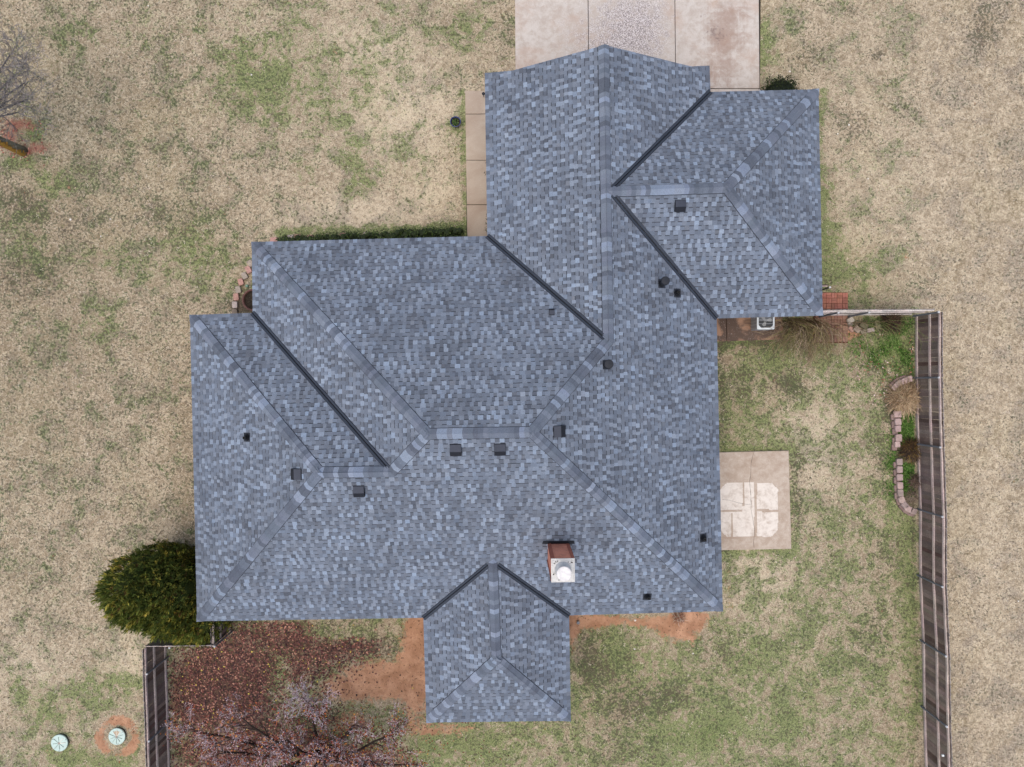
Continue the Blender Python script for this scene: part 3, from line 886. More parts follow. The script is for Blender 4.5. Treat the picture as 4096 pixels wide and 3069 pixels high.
for i in range(len(wp)):
    a, b = wp[i], wp[(i + 1) % len(wp)]
    mb.face([(a[0], a[1], -.1), (b[0], b[1], -.1), (b[0], b[1], 2.42), (a[0], a[1], 2.42)], C(132, 92, 74))
gp = V['gpeak']
a = V['gnw'] + Vector((.35, -.30, 0)); b = V['gne'] + Vector((-.35, -.30, 0))
mb.face([(b.x, b.y, 2.44), (a.x, a.y, 2.44), (gp.x, a.y, Z_R1 - .3)], C(132, 92, 74))
mb.build('wall', M['brick'], house)

# ---- things fixed to the roof (parts of the house)
def face_frame(key):
    e0, t, n, s = PL[key]
    up = Vector((n.x, n.y, s)).normalized()           # up-slope
    nor = Vector((-n.x * s, -n.y * s, 1)).normalized()
    tt = up.cross(nor)
    return tt, up, nor
def on_roof(u, v, key, guess=4.5):
    z = guess
    for _ in range(30):
        p = W(u, v, z); z = plane_z(key, p.x, p.y)
    return W(u, v, z)
def roof_vent(u, v, key, size=.33):
    p = on_roof(u, v, key)
    t, up, no = face_frame(key)
    mb = MB()
    def P(a, b, h): return p + t * a + up * b + no * h
    fl = size * .50
    mb.poly([P(-fl, -fl, .02), P(fl, -fl, .02), P(fl, fl * 1.1, .02), P(-fl, fl * 1.1, .02)], [(0, 1, 2, 3)], C(40, 43, 50))
    base = mb.build('roof_vent', M['flash'], house)
    h = MB(); s = size / 2
    # hooded louvre: low sloped back, raised front with a crease across the top
    vs = [P(-s, -s, .02), P(s, -s, .02), P(s, s * 1.1, .02), P(-s, s * 1.1, .02),
          P(-s, -s * 1.05, .11), P(s, -s * 1.05, .11), P(s * .97, 0, .155), P(-s * .97, 0, .155), P(s * .94, s * 1.05, .045), P(-s * .94, s * 1.05, .045)]
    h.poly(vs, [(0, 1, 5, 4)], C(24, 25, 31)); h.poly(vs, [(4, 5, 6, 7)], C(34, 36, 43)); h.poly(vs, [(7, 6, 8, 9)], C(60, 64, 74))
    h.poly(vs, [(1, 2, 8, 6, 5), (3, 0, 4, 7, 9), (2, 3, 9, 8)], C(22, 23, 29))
    h.build('hood', M['flash'], base)
for a in ((984.5, 970, 'south'), (1080, 969, 'south'), (1206, 932, 'east'), (1468.5, 444, 'wing_south'), (643, 1024, 'west_wing_west'), (776, 1059, 'south')):
    roof_vent(*a)
roof_vent(1192, 676.5, 'north', .17)

def pipe_vent(u, v, key, tall):
    p = on_roof(u, v, key)
    t, up, no = face_frame(key)
    mb = MB()
    def P(a, b, h): return p + t * a + up * b + no * h
    mb.poly([P(-.14, -.15, .019), P(.14, -.15, .019), P(.14, .13, .019), P(-.14, .13, .019)], [(0, 1, 2, 3)], C(46, 49, 56))
    mb.lathe(tuple(p), [(.115, .01), (.10, .05), (.075, .11), (.055, .15)], 20, C(30, 31, 34))
    o = mb.build('vent_pipe', M['flash'], house, smooth=False)
    s = MB()
    if tall:
        s.lathe(tuple(p), [(.055, .1), (.055, .58)], 18, C(34, 35, 40))
        s.lathe(tuple(p), [(.10, .545), (.135, .56), (.135, .64), (.12, .66), (.0001, .672)], 24, C(34, 37, 43))
        s.build('rain_cap', M['flash'], o)
    else:
        s.lathe(tuple(p), [(.042, .1), (.042, .30), (.03, .30), (.03, .20), (.0001, .20)], 16, C(40, 40, 40))
        s.lathe(tuple(p), [(.062, .14), (.066, .16), (.05, .19)], 16, C(22, 22, 24))
        s.build('pipe', M['flash'], o)
# tall capped flues and short plumbing stacks
pipe_vent(1428, 613, 'east', True); pipe_vent(1309, 788, 'east', True)
pipe_vent(1462, 633.5, 'east', False); pipe_vent(534.5, 944.5, 'west_wing_west', False)
pipe_vent(1518, 1162, 'east', False); pipe_vent(1398, 1288, 'south', False)

def chimney():
    c = Vector((1.437, -5.265)); s = .322; zt = 5.96
    rot = math.radians(0.8)
    mb = MB()
    zb = plane_z('south', c.x, c.y) - .6
    mb.box((c.x, c.y, (zb + zt) / 2), (2 * s, 2 * s, zt - zb), rot, C(232, 150, 120))
    for dx in (-s + .02, s - .02):
        for dy in (s + .006, -s - .006):
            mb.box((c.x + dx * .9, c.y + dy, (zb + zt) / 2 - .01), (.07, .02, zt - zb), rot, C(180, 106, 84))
    for dy in (-s * .9, s * .9):
        for dx in (s + .006, -s - .006):
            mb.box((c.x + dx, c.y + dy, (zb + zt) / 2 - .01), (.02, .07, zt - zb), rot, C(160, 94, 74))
    o = mb.build('chimney', M['terracotta'], house)
    cap = MB()
    cap.box((c.x, c.y, zt + .02), (.665, .665, .05), rot, C(206, 202, 194))
    cap.box((c.x, c.y, zt + .052), (.60, .60, .02), rot, C(210, 206, 198), taper=.96)
    cap.build('chimney_cap', M['white_cap'], o)
    st = MB()
    for i in range(26):
        a = random.choice(((-.22, .22), (-.2, .24), (.22, .22), (-.24, -.1), (-.1, -.24), (.1, .25)))
        r = random.uniform(.008, .022); x = c.x + a[0] + random.gauss(0, .04); y = c.y + a[1] + random.gauss(0, .03)
        st.face([(x + r * math.cos(t) * random.uniform(.6, 1.3), y + r * math.sin(t) * random.uniform(.5, 1), zt + .0655) for t in (0, 1, 2, 3, 4, 5)], C(92, 86, 78))
    st.build('lichen_spots', M['stone'], o)['kind'] = 'stuff'
    fl = MB()
    fl.lathe((c.x, c.y + .02, zt + .062), [(.235, 0), (.225, .03), (.15, .13), (.145, .15)], 36, C(196, 194, 190))
    fl.lathe((c.x, c.y + .02, zt + .062), [(.145, .14), (.145, .36)], 30, C(168, 166, 160))
    fl.lathe((c.x, c.y + .02, zt + .062), [(.19, .33), (.20, .36), (.208, .37), (.208, .43), (.19, .445), (.0001, .455)], 40, C(226, 220, 214))
    fl.lathe((c.x, c.y + .02, zt + .062), [(.13, .355), (.19, .335)], 30, C(40, 38, 34))
    fl.build('flue', M['white_cap'], o, smooth=False)
    # back-pan flashing on the up-slope side
    f = MB()
    y0 = c.y + s
    for x0, x1 in ((-.50, -.18), (-.18, .20), (.20, .50)):
        P = []
        for x, y in ((x0, y0 - .01), (x1, y0 - .01), (x1 * .95, y0 + .10), (x0 * .95, y0 + .10)):
            X = c.x + x; P.append((X, y, plane_z('south', X, y) + .035 + (.03 if abs(x) < .4 else 0)))
        f.face(P, C(30, 32, 38))
        f.face([P[0], P[1], (P[1][0], P[1][1], P[1][2] - .08), (P[0][0], P[0][1], P[0][2] - .08)], C(18, 19, 22))
    f.build('back_flashing', M['flash'], o)
random.seed('chimney')
chimney()

# ------------------------------------------------------------------ fences
def fence(label, foot, side, posts, height=1.56, pick_h=1.64, inner_col=None, rail_col=None, group=None, pick_from=0.04, rails=(0.12, 0.92, 1.50), caps_col=C(196, 196, 196)):
    """foot: polyline of post feet (world); side=+1 puts the boards on the left of travel; posts: indices that carry a post"""
    root = thing('wooden_fence', label, 'fence', tuple(foot[0][:2]) + (0,), group)
    inner_col = inner_col or C(130, 114, 104); rail_col = rail_col or C(196, 178, 168)
    pts = [Vector((p[0], p[1], 0)) for p in foot]
    for i in posts:
        p = pts[i]; mb = MB()
        lean = Vector((random.uniform(-.01, .01), random.uniform(-.01, .01), 0))
        mb.tube([p, p + lean * .5 + Vector((0, 0, height * .5)), p + lean + Vector((0, 0, height))], [.032, .032, .032], 12, C(112, 116, 122))
        o = mb.build('post', M['steel'], root)
        cb = MB(); cb.lathe(tuple(p + lean + Vector((0, 0, height - .03))), [(.038, 0), (.040, .03), (.028, .055), (.0001, .065)], 14, caps_col)
        cb.build('post_cap', M['steel'], o)
        for h in rails:
            bb = MB(); bb.lathe(tuple(p + Vector((0, 0, h - .03))), [(.040, 0), (.040, .06)], 12, C(120, 122, 126))
            bb.build('bracket', M['steel'], o)
    for h in rails:
        mb = MB()
        for a, b in zip(pts[:-1], pts[1:]):
            d = (b - a).normalized(); nn = Vector((-d.y, d.x, 0)) * side
            n = 5
            L = (b - a).length
            for j in range(n):
                q0, q1 = a + d * L * j / n + nn * .064, a + d * L * (j + 1) / n + nn * .064
                w0 = Vector((0, 0, h + .008 * math.sin(j * 1.7))); w1 = Vector((0, 0, h + .008 * math.sin((j + 1) * 1.7)))
                e = nn * .027; zz = Vector((0, 0, .044))
                vs = [q0 - e - zz + w0, q1 - e - zz + w1, q1 + e - zz + w1, q0 + e - zz + w0, q0 - e + zz + w0, q1 - e + zz + w1, q1 + e + zz + w1, q0 + e + zz + w0]
                fs = [(3, 2, 1, 0), (4, 5, 6, 7), (0, 1, 5, 4), (2, 3, 7, 6)]
                if j == 0: fs.append((3, 0, 4, 7))
                if j == n - 1: fs.append((1, 2, 6, 5))
                mb.poly(vs, fs, jit(rail_col, .08, .03))
        mb.build('rail', M['wood'], root)
    mb = MB()
    for a, b in zip(pts[:-1], pts[1:]):
        d = (b - a).normalized(); nn = Vector((-d.y, d.x, 0)) * side
        L = (b - a).length; n = max(1, int(round(L / .1375)))
        wd = L / n
        for j in range(n):
            c = a + d * wd * (j + .5) + nn * (.090 + random.uniform(-.004, .004))
            h = pick_h + random.uniform(-.012, .012)
            g = random.choice((0.0008, .001, .003))
            hw = wd / 2 - g
            e = nn * .009
            dog = .03
            tilt = d * random.uniform(-.006, .006)
            prof = [(-hw, pick_from), (hw, pick_from), (hw, h - dog), (hw - dog, h), (-hw + dog, h), (-hw, h - dog)]
            f1 = [c + d * x - e + Vector((0, 0, z)) + tilt * z for x, z in prof]; f2 = [c + d * x + e + Vector((0, 0, z)) + tilt * z for x, z in prof]
            vs = f1 + f2; m6 = 6
            col = jit(inner_col, .30, .05)
            if random.random() < .12: col = jit(C(104, 84, 76), .2, .05)
            mb.poly(vs, [(0, 1, 2, 3, 4, 5), (11, 10, 9, 8, 7, 6)] + [(i, i + m6, (i + 1) % 6 + m6, (i + 1) % 6) for i in (0, 1, 5)], col)
            mb.poly(vs, [(i, i + m6, (i + 1) % 6 + m6, (i + 1) % 6) for i in (2, 3, 4)], C(150, 142, 138))
    mb.build('picket_panel', M['wood'], root)
    return root
ef = [N(3652.6, 1265), N(3652.6, 1511.7), N(3658.7, 1775), N(3668, 2036), N(3668, 2300), N(3680, 2560), N(3684, 2825), N(3692, 3090), N(3697, 3360)]
fence('long dark weathered wood fence with steel posts down the right side of the back yard', ef, 1, range(0, 9))
nf = [N(3652.6, 1265)] + [N(3390.4, 1267), N(3275, 1268), N(3150, 1270)]
fence('short fence seen edge on with pale rails between house corner and right fence', [Vector((p.x - (.14 if i == 0 else 0), p.y, 0)) for i, p in enumerate(nf)], -1, [1, 2], rail_col=C(206, 196, 188), inner_col=C(120, 108, 100))
wf = [N(673, 2531), N(674.3, 2626), N(683, 2880.7), N(690, 3140), N(696, 3400)]
fence('dark wood fence with three rails left of the leaf covered yard', wf, -1, [1, 2, 3, 4])
sf = [N(928, 2380), N(929.5, 2524)]
fence('short stub of wood fence against the house corner beside the evergreen', sf, -1, [1])
xf = [N(928, 2526), N(760, 2528), N(673, 2529)]
fence('wood fence seen from its outer side in front of the evergreen', xf, -1, [1], inner_col=C(112, 106, 104))

# ------------------------------------------------------------------ plants
def leafquad(mb, p, d, w, l, col, twist=None, bend=0.0):
    d = d.normalized()
    s = d.cross(Vector((random.uniform(-1, 1), random.uniform(-1, 1), random.uniform(-1, 1))))
    if s.length < 1e-3: s = d.cross(Vector((1, 0, 0)))
    s = s.normalized() * w / 2
    m = p + d * l * .5 + Vector((0, 0, bend))
    mb.face([p, m + s, p + d * l, m - s], col)
def rvec():
    while True:
        v = Vector((random.uniform(-1, 1), random.uniform(-1, 1), random.uniform(-1, 1)))
        if .05 < v.length < 1: return v.normalized()

def evergreen():
    base = N(760, 2290)
    root = thing('evergreen_tree', 'dense dark green arborvitae with yellow tips at the lower left house corner', 'tree', (base.x, base.y, 0))
    tr = MB()
    for lob in ((base, 3.2), (N(840, 2420), 1.8)):
        tr.tube([lob[0], lob[0] + Vector((0, 0, lob[1]))], [.12, .04], 8, C(96, 72, 56))
    tr.build('trunk', M['bark'], root)
    # lobes: foot (native bearings), lean, height, radius
    lobes = [(N(722, 2236), 4.35, 1.08), (N(770, 2262), 3.8, 1.05), (N(706, 2310), 3.7, 1.0), (N(765, 2355), 3.1, 1.0), (N(815, 2300), 3.0, 1.0), (N(815, 2410), 2.2, .9), (N(880, 2440), 1.9, .75), (N(770, 2240), 2.8, .95), (N(830, 2350), 2.3, 1.0),
             (N(745, 2430), 2.0, .7), (N(810, 2475), 1.5, .55)]
    def rad(z, H, R):
        t = z / H
        return R * (0.62 + 0.55 * t) if t < .45 else R * (0.8675) * max(0.0, 1 - ((t - .45) / .55) ** 2.3) ** .6
    mb = MB(); core = MB()
    for f, H, R in lobes:
        prof = [(max(.001, rad(z * H / 10, H, R) * .72), z * H / 10 * .95) for z in range(0, 11)]
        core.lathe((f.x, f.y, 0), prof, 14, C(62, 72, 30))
        n = int(300 * H * R)
        for _ in range(n):
            z = H * random.random() ** .8
            a = random.uniform(0, 2 * math.pi)
            wob = (1 + .07 * math.sin(3 * a + z * 2.3 + f.x) + .04 * math.sin(6 * a - z * 3))
            r = rad(z, H, R) * random.uniform(.82, .97) * wob
            c0 = Vector((f.x + r * math.cos(a), f.y + r * math.sin(a), z))
            out = Vector((math.cos(a), math.sin(a), 0))
            d = (out * random.uniform(.1, .5) + Vector((0, 0, 1)) + rvec() * .30).normalized()
            tip = random.random()
            base = C(116, 126, 56) if tip < .40 else C(84, 98, 42) if tip < .62 else C(152, 152, 66) if tip < .88 else C(206, 188, 84) if tip < .96 else C(128, 98, 56)
            base = jit(base, .18, .05)
            L = random.uniform(.20, .40)
            for i in range(15):
                t = random.random()
                p = c0 + d * L * t + rvec() * .05 * (1.2 - t)
                if p.x > -10.72 and p.z > 2.2: continue
                if p.y < -9.24 and p.x > -12.7: continue
                leafquad(mb, p, d + rvec() * .35, random.uniform(.018, .035), random.uniform(.10, .20), jit(base, .16 + .1 * t, .04))
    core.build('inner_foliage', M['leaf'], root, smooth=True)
    mb.build('crown', M['leaf'], root)
random.seed('evergreen')
evergreen()

def shrub_leaves(mb, c, rx, ry, rz, n, cols, size=.05, z0=0, shell=.6, cut=None):
    for _ in range(n):
        d = rvec()
        k = shell + (1 - shell) * random.random() ** .5
        w = 1 + .12 * math.sin(5 * d.x * 3 + c[0]) + .10 * math.sin(4 * d.y * 4 + c[1] * 2)
        p = Vector((c[0] + d.x * rx * k * w, c[1] + d.y * ry * k * w, c[2] + d.z * rz * k))
        if p.z < z0: continue
        if cut and cut(p): continue
        leafquad(mb, p, rvec() + Vector((0, 0, .5)), size * random.uniform(.5, .9), size * random.uniform(.8, 1.5), jit(random.choice(cols), .25, .06))

def hedge():
    root = thing('hedge', 'long low dark green clipped hedge under the left front eave', 'hedge', tuple(W(800, 510)))
    mb = MB(); core = MB(); tw = MB()
    G1 = [C(56, 70, 38), C(44, 56, 32), C(76, 94, 48), C(98, 118, 58)]
    u = 606
    while u < 1000:
        t = (u - 606) / 400
        edge = 508 - 16 * t - (4 if u > 850 else 0)
        h = .42 + random.uniform(-.05, .08) + .18 * t
        r = random.uniform(.15, .24); c = W(u, edge + 1, h * .5) - Vector((0, r - random.uniform(0, .1), 0))
        for k in range(3):
            cc = (c.x, c.y - k * .28, h * .45)
            if cc[1] < 4.38: continue
            shrub_leaves(mb, cc, r, r, h * .62, 95, G1, .05, 0, .55)
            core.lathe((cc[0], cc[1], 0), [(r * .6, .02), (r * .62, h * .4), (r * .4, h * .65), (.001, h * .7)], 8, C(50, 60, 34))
        u += 9
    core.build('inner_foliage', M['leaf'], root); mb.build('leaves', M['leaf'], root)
random.seed('hedge')
hedge()
def ivy():
    root = thing('climbing_plant', 'sparse dark climbing plant along the garage wall beside the walk', 'plant', tuple(W(1056, 380)))
    mb = MB(); st = MB()
    wx = W(1049, 300, 2.5).x + .5
    for v in list(range(335, 350, 3)) + [296, 300, 310, 318, 382, 386, 420, 424, 466, 470, 473, 478, 500, 503] + list(range(375, 500, 20)):
        y = W(0, v, 1.6).y; z0 = random.uniform(.5, 2.1)
        ext = random.uniform(.28, .62)
        p = Vector((wx, y, z0)); q = p + Vector((-ext - (2.2 - z0) * .0, random.uniform(-.1, .1), .1))
        st.tube([(wx, y + random.uniform(-.05, .05), 1.3), p, (p + q) / 2 + Vector((0, 0, .06)), q], [.007, .006, .005, .003], 4, C(70, 60, 44))
        for _ in range(26):
            t = random.random() ** .6
            pp = p.lerp(q, t) + rvec() * .07
            leafquad(mb, pp, rvec(), .04, .06, jit(random.choice([C(40, 54, 30), C(30, 42, 24), C(56, 72, 38)]), .2))
    st.tube([(wx, W(0, v, 1.6).y, 1.3) for v in (290, 340, 400, 450, 505)], [.012] * 5, 5, C(70, 60, 44))
    st.build('stem', M['bark'], root); mb.build('leaves', M['leaf'], root)
random.seed('ivy')
ivy()
def round_shrub():
    c = W(1686, 207, .5)
    root = thing('round_shrub', 'round dark green shrub tucked behind the roof corner next to the driveway', 'shrub', (c.x, c.y, 0))
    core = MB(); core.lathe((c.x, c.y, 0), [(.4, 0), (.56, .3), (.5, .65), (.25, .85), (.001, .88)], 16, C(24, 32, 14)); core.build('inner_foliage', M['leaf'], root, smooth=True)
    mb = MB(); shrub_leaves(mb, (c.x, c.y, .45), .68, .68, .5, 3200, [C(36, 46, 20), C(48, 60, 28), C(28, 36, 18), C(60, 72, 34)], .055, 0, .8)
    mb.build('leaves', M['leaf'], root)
random.seed('round_shrub')
round_shrub()

def cane_shrub():
    """leafless arching canes by the air conditioner"""
    root = thing('bare_shrub', 'sprawling leafless shrub with arching brown canes near the air conditioner', 'shrub', tuple(N(3130, 1300)))
    mb = MB(); lf = MB()
    def cane(b, ang, L, h, r=.009, col=None, sub=3):
        col = col or random.choice([C(158, 138, 108), C(128, 110, 82), C(140, 132, 86), C(180, 160, 134), C(104, 86, 68)])
        pts = []; n = 9; cur = ang; p = Vector(b)
        for i in range(n):
            t = i / (n - 1)
            pts.append(Vector((p.x, p.y, max(.02, b[2] + h * math.sin(min(1, t * 1.15) * math.pi * .8)))))
            cur += random.uniform(-.16, .16)
            p = p + Vector((math.cos(cur), math.sin(cur), 0)) * L / n
        mb.tube(pts, [r * (1 - .65 * i / (n - 1)) for i in range(n)], 4, jit(col, .15), cap=False)
        if sub:
            for i in range(sub):
                q = pts[random.randint(3, n - 2)]
                cane((q.x, q.y, max(.05, q.z - .05)), cur + random.uniform(-.9, .9), L * random.uniform(.25, .5), .12, r * .6, col, 0)
            for _ in range(3):
                q = pts[random.randint(4, n - 1)]
                if random.random() < .5: leafquad(lf, q, rvec(), .035, .05, jit(random.choice([C(140, 132, 60), C(92, 104, 48), C(110, 100, 60)])))
    for _ in range(170):
        b = N(random.uniform(3120, 3270), random.uniform(1268, 1300))
        cane((b.x, b.y, 0.02), -math.pi / 2 + random.gauss(-.05, .62), random.uniform(.8, 1.8), random.uniform(.4, 1.1))
    for _ in range(16):
        b = N(random.uniform(3270, 3420), random.uniform(1278, 1300))
        cane((b.x, b.y, 0.1), -math.pi / 2 + random.gauss(0.5, .5), random.uniform(1.0, 2.2), random.uniform(.5, 1.0))
    mb.build('canes', M['bark'], root); lf.build('leaves', M['leaf'], root)
    r2 = thing('climbing_rose', 'thin green arching canes over the green corner bed by the fence', 'shrub', tuple(N(3560, 1290)))
    mb = MB(); 
    for _ in range(18):
        b = N(random.uniform(3440, 3560), random.uniform(1270, 1290))
        cane((b.x, b.y, 0.1), -math.pi / 2 + random.gauss(.55, .45), random.uniform(1.0, 1.9), random.uniform(.6, 1.2), .007, C(128, 140, 84), 2)
    mb.build('canes', M['bark'], r2)
random.seed('cane_shrub')
cane_shrub()

def straw_clump(c, R, n, cols, name, label, cat, h=.35, curl=True):
    root = thing(name, label, cat, (c.x, c.y, 0))
    mb = MB()
    for _ in range(n):
        a = random.uniform(0, 2 * math.pi); r = R * random.random() ** .6 * .7
        p = Vector((c.x + r * math.cos(a), c.y + r * math.sin(a), random.uniform(.04, h * .7)))
        d = Vector((math.cos(a + random.gauss(0, .9)), math.sin(a + random.gauss(0, .9)), random.uniform(-.1, .6)))
        L = random.uniform(.15, .42) * R / .4; pts = [p]; 
        for i in range(4):
            d = (d + rvec() * .35 + Vector((0, 0, -.18))).normalized()
            q = pts[-1] + d * L / 4
            q.z = max(q.z, .01); pts.append(q)
        mb.tube(pts, [.007, .006, .005, .004, .003], 3, jit(random.choice(cols), .18, .05), cap=False)
    mb.build('blades', M['leaf'], root)
    return root
straw_clump(N(3612, 1592), .58, 1300, [C(196, 168, 130), C(172, 144, 110), C(214, 190, 154), C(132, 108, 82)], 'dry_grass_clump', 'round tangled clump of dry straw coloured grass in the fence bed', 'plant')
straw_clump(N(3640, 1800), .42, 700, [C(92, 70, 50), C(64, 50, 38), C(140, 112, 60), C(54, 44, 38)], 'dead_perennial', 'dark brown withered plant beside the second steel post of the fence bed', 'plant', .3)
straw_clump(N(3655, 1925), .28, 260, [C(128, 106, 92), C(96, 78, 66)], 'dead_perennial', 'small grey brown withered twigs between green plants and fence', 'plant', .25)
straw_clump(N(3640, 1985), .26, 240, [C(150, 132, 112), C(112, 96, 80)], 'dead_perennial', 'tan withered tuft at the curved end of the fence bed', 'plant', .2)
straw_clump(N(3560, 1290), .42, 420, [C(80, 60, 46), C(112, 88, 66), C(52, 40, 34)], 'dead_perennial', 'brown stalks heaped behind the loose stones at the side fence', 'plant', .25)
straw_clump(N(2715, 2468), .24, 160, [C(168, 116, 84), C(200, 180, 160), C(120, 80, 60)], 'dead_perennial', 'wilted stalks with pale seed heads under the lower right eave', 'plant', .3)
def seedlings(box, n, label, cols, name='green_groundcover', size=.05, cond=None, cat='ground cover'):
    mb = MB()
    (u0, v0, u1, v1) = box; k = 0
    while k < n:
        p = N(random.uniform(u0, u1), random.uniform(v0, v1))
        k += 1
        if cond and not cond(p): continue
        col = jit(random.choice(cols), .2)
        for _ in range(3):
            d = rvec(); d.z = abs(d.z) * .7 + .15
            leafquad(mb, Vector((p.x + random.uniform(-.02, .02), p.y + random.uniform(-.02, .02), random.uniform(.01, .05))), d, size * .6, size * random.uniform(.7, 1.3), jit(col, .12))
    o = mb.build(name, M['leaf'])
    tag(o, label, cat, kind='stuff')
    return o
GR = [C(84, 122, 48), C(106, 142, 60), C(68, 98, 40), C(126, 154, 84)]
def corner_cond(p): return random.random() < (S_green(p.x, p.y) - .45) * 1.1 * (.55 + .9 * math.sin(p.x * 5.1) * math.sin(p.y * 4.3 + 1) + .4 * math.sin(p.x * 11 + p.y * 7))
seedlings((3390, 1270, 3652, 1620), 12000, 'bright green weeds filling the corner bed', GR, cond=corner_cond)
seedlings((3590, 1640, 3652, 1780), 1500, 'bright green leafy weeds behind edging stones', GR)
seedlings((3605, 1855, 3650, 1985), 900, 'lush green leaves in the lower fence bed', GR, size=.07)
seedlings((3500, 1720, 3582, 2030), 3200, 'green weeds outside the stone edging', GR, cond=lambda p: random.random() < math.exp(-((p.x - N(3568, 0).x) / .22) ** 2 - ((p.y - N(0, 1875).y) / 1.1) ** 2) * (.6 + .4 * math.sin(p.y * 6)))

def fallen():
    mb = MB(); n = 0; tries = 0
    cols = [C(150, 102, 88), C(116, 74, 66), C(92, 60, 54), C(74, 50, 48), C(182, 134, 112), C(128, 80, 68), C(62, 44, 42), C(98, 58, 54)]
    while n < 13000 and tries < 90000:
        tries += 1
        p = N(random.uniform(660, 1690), random.uniform(2478, 3100))
        if random.random() > (S_leaf(p.x, p.y) ** 1.2) * 1.0 + .02: continue
        n += 1
        a = random.uniform(0, 2 * math.pi); L = random.uniform(.045, .095); wd = L * random.uniform(.5, .85)
        tilt = random.uniform(-.02, .03)
        z = random.uniform(.008, .035)
        d = Vector((math.cos(a), math.sin(a), 0)); s = Vector((-d.y, d.x, 0)) * wd / 2
        p = Vector((p.x, p.y, z))
        col = jit(random.choice(cols), .2, .05) if random.random() > .012 else C(214, 190, 90)
        mb.face([p, p + d * L * .35 + s + Vector((0, 0, random.uniform(0, .02))), p + d * L + Vector((0, 0, tilt + .01)), p + d * L * .35 - s + Vector((0, 0, random.uniform(0, .02)))], col)
    o = mb.build('fallen_leaves', M['leaf']); tag(o, 'carpet of fallen red brown leaves in the left back yard', 'leaves', kind='stuff')
    mb = MB()
    for _ in range(420):
        p = N(random.uniform(-40, 190), random.uniform(430, 660)); 
        if random.random() > S_leaf(p.x, p.y): continue
        a = random.uniform(0, 6.28); L = random.uniform(.05, .09); d = Vector((math.cos(a), math.sin(a), 0)); s = Vector((-d.y, d.x, 0)) * L * .35; p.z = .02
        mb.face([p, p + d * L * .5 + s, p + d * L + Vector((0, 0, .02)), p + d * L * .5 - s], jit(random.choice([C(170, 104, 86), C(140, 76, 64), C(190, 136, 116)]), .2))
    o = mb.build('fallen_leaves', M['leaf']); tag(o, 'reddish leaves fallen about the lichened tree trunk', 'leaves', kind='stuff')
    mb = MB()
    for _ in range(160):
        p = N(random.uniform(3400, 3650), random.uniform(1330, 1620)); a = random.uniform(0, 6.28); L = random.uniform(.05, .09)
        if S_dark(p.x, p.y) < .5 and random.random() < .7: continue
        d = Vector((math.cos(a), math.sin(a), 0)); s = Vector((-d.y, d.x, 0)) * L * .35
        p.z = .05
        mb.face([p, p + d * L * .5 + s, p + d * L + Vector((0, 0, .02)), p + d * L * .5 - s], jit(random.choice([C(176, 124, 104), C(150, 96, 76), C(206, 180, 168)]), .2))
    o = mb.build('fallen_leaves', M['leaf']); tag(o, 'few scattered pinkish leaves in the right corner bed', 'leaves', kind='stuff')
random.seed('fallen')
fallen()

def grass_tufts():
    """short blades over the whole lawn, in the colours of what grows there"""
    mb = MB()
    straw = [C(196, 178, 150), C(176, 158, 132), C(214, 198, 174), C(150, 132, 106)]
    grn = [C(84, 100, 54), C(104, 122, 66), C(66, 80, 44), C(124, 136, 84)]
    drk = [C(78, 72, 54), C(66, 70, 46), C(92, 82, 64)]
    ex = [(N(2062, 0), N(3040, 372)), (N(2879, 1802), N(3162, 2200))]
    n = 0
    for _ in range(46000):
        x = random.uniform(-19.2, 19.2); y = random.uniform(-14.6, 14.6)
        u = x * F / CAM_H + CX; v = -y * F / CAM_H + CY
        if 1108 < u < 1645 and v < 330: continue
        if 1545 < u < 1712 and 970 < v < 1190: continue
        if 1003 < u < 1080 and 190 < v < 560: continue
        if 560 < u < 1530 and 530 < v < 1320: continue
        if 1550 < u < 1692 and 640 < v < 740: continue
        if 1750 < u < 1835 and 628 < v < 726: continue
        g = S_green(x, y); d = S_dirt(x, y); t = S_leaf(x, y); k = S_dark(x, y)
        if random.random() < max(d * 1.2, t * 1.1): continue
        r = random.random()
        if r < g * .75: cs = grn
        elif r < g * .75 + k * .45: cs = drk
        else: cs = straw
        col = jit(random.choice(cs), .15)
        for _ in range(4):
            dd = Vector((random.gauss(0, 1), random.gauss(0, 1), random.uniform(.15, .9))).normalized()
            p = Vector((x + random.gauss(0, .035), y + random.gauss(0, .035), 0))
            L = random.uniform(.04, .09); s = dd.cross(Vector((0, 0, 1))).normalized() * .009
            mb.face([p - s, p + s, p + dd * L], col)
    o = mb.build('lawn_grass', M['leaf']); tag(o, 'short dormant lawn grass of mixed straw and green blades', 'grass', kind='stuff')
random.seed('grass_tufts')
grass_tufts()

# ---- trees
def grow(mb, p, d, L, r, depth, tips, col, spread=.55, up=.12, kids=(2, 4), n=5, gravity=0.0, thin=.62, minr=.006, lcol=None):
    pts = [Vector(p)]; rads = [r]
    seg = 4
    for i in range(seg):
        d = (d + rvec() * .20 + Vector((0, 0, up))).normalized()
        pts.append(pts[-1] + d * L / seg); rads.append(max(minr, r * (1 - .42 * (i + 1) / seg)))
    c = jit(col(depth), .12)
    mb.tube(pts, rads, n if r > .03 else 4 if r > .012 else 3, c, cap=False)
    if depth == 0:
        tips.append((pts[-1], d)); tips.append((pts[-3], d)); return
    for _ in range(random.randint(*kids)):
        i = random.randint(2, seg)
        nd = (d + rvec() * spread * 1.6).normalized()
        grow(mb, pts[i], nd, L * random.uniform(.58, .82), max(minr, rads[i] * thin), depth - 1, tips, col, spread, up, kids, n, gravity, thin, minr)

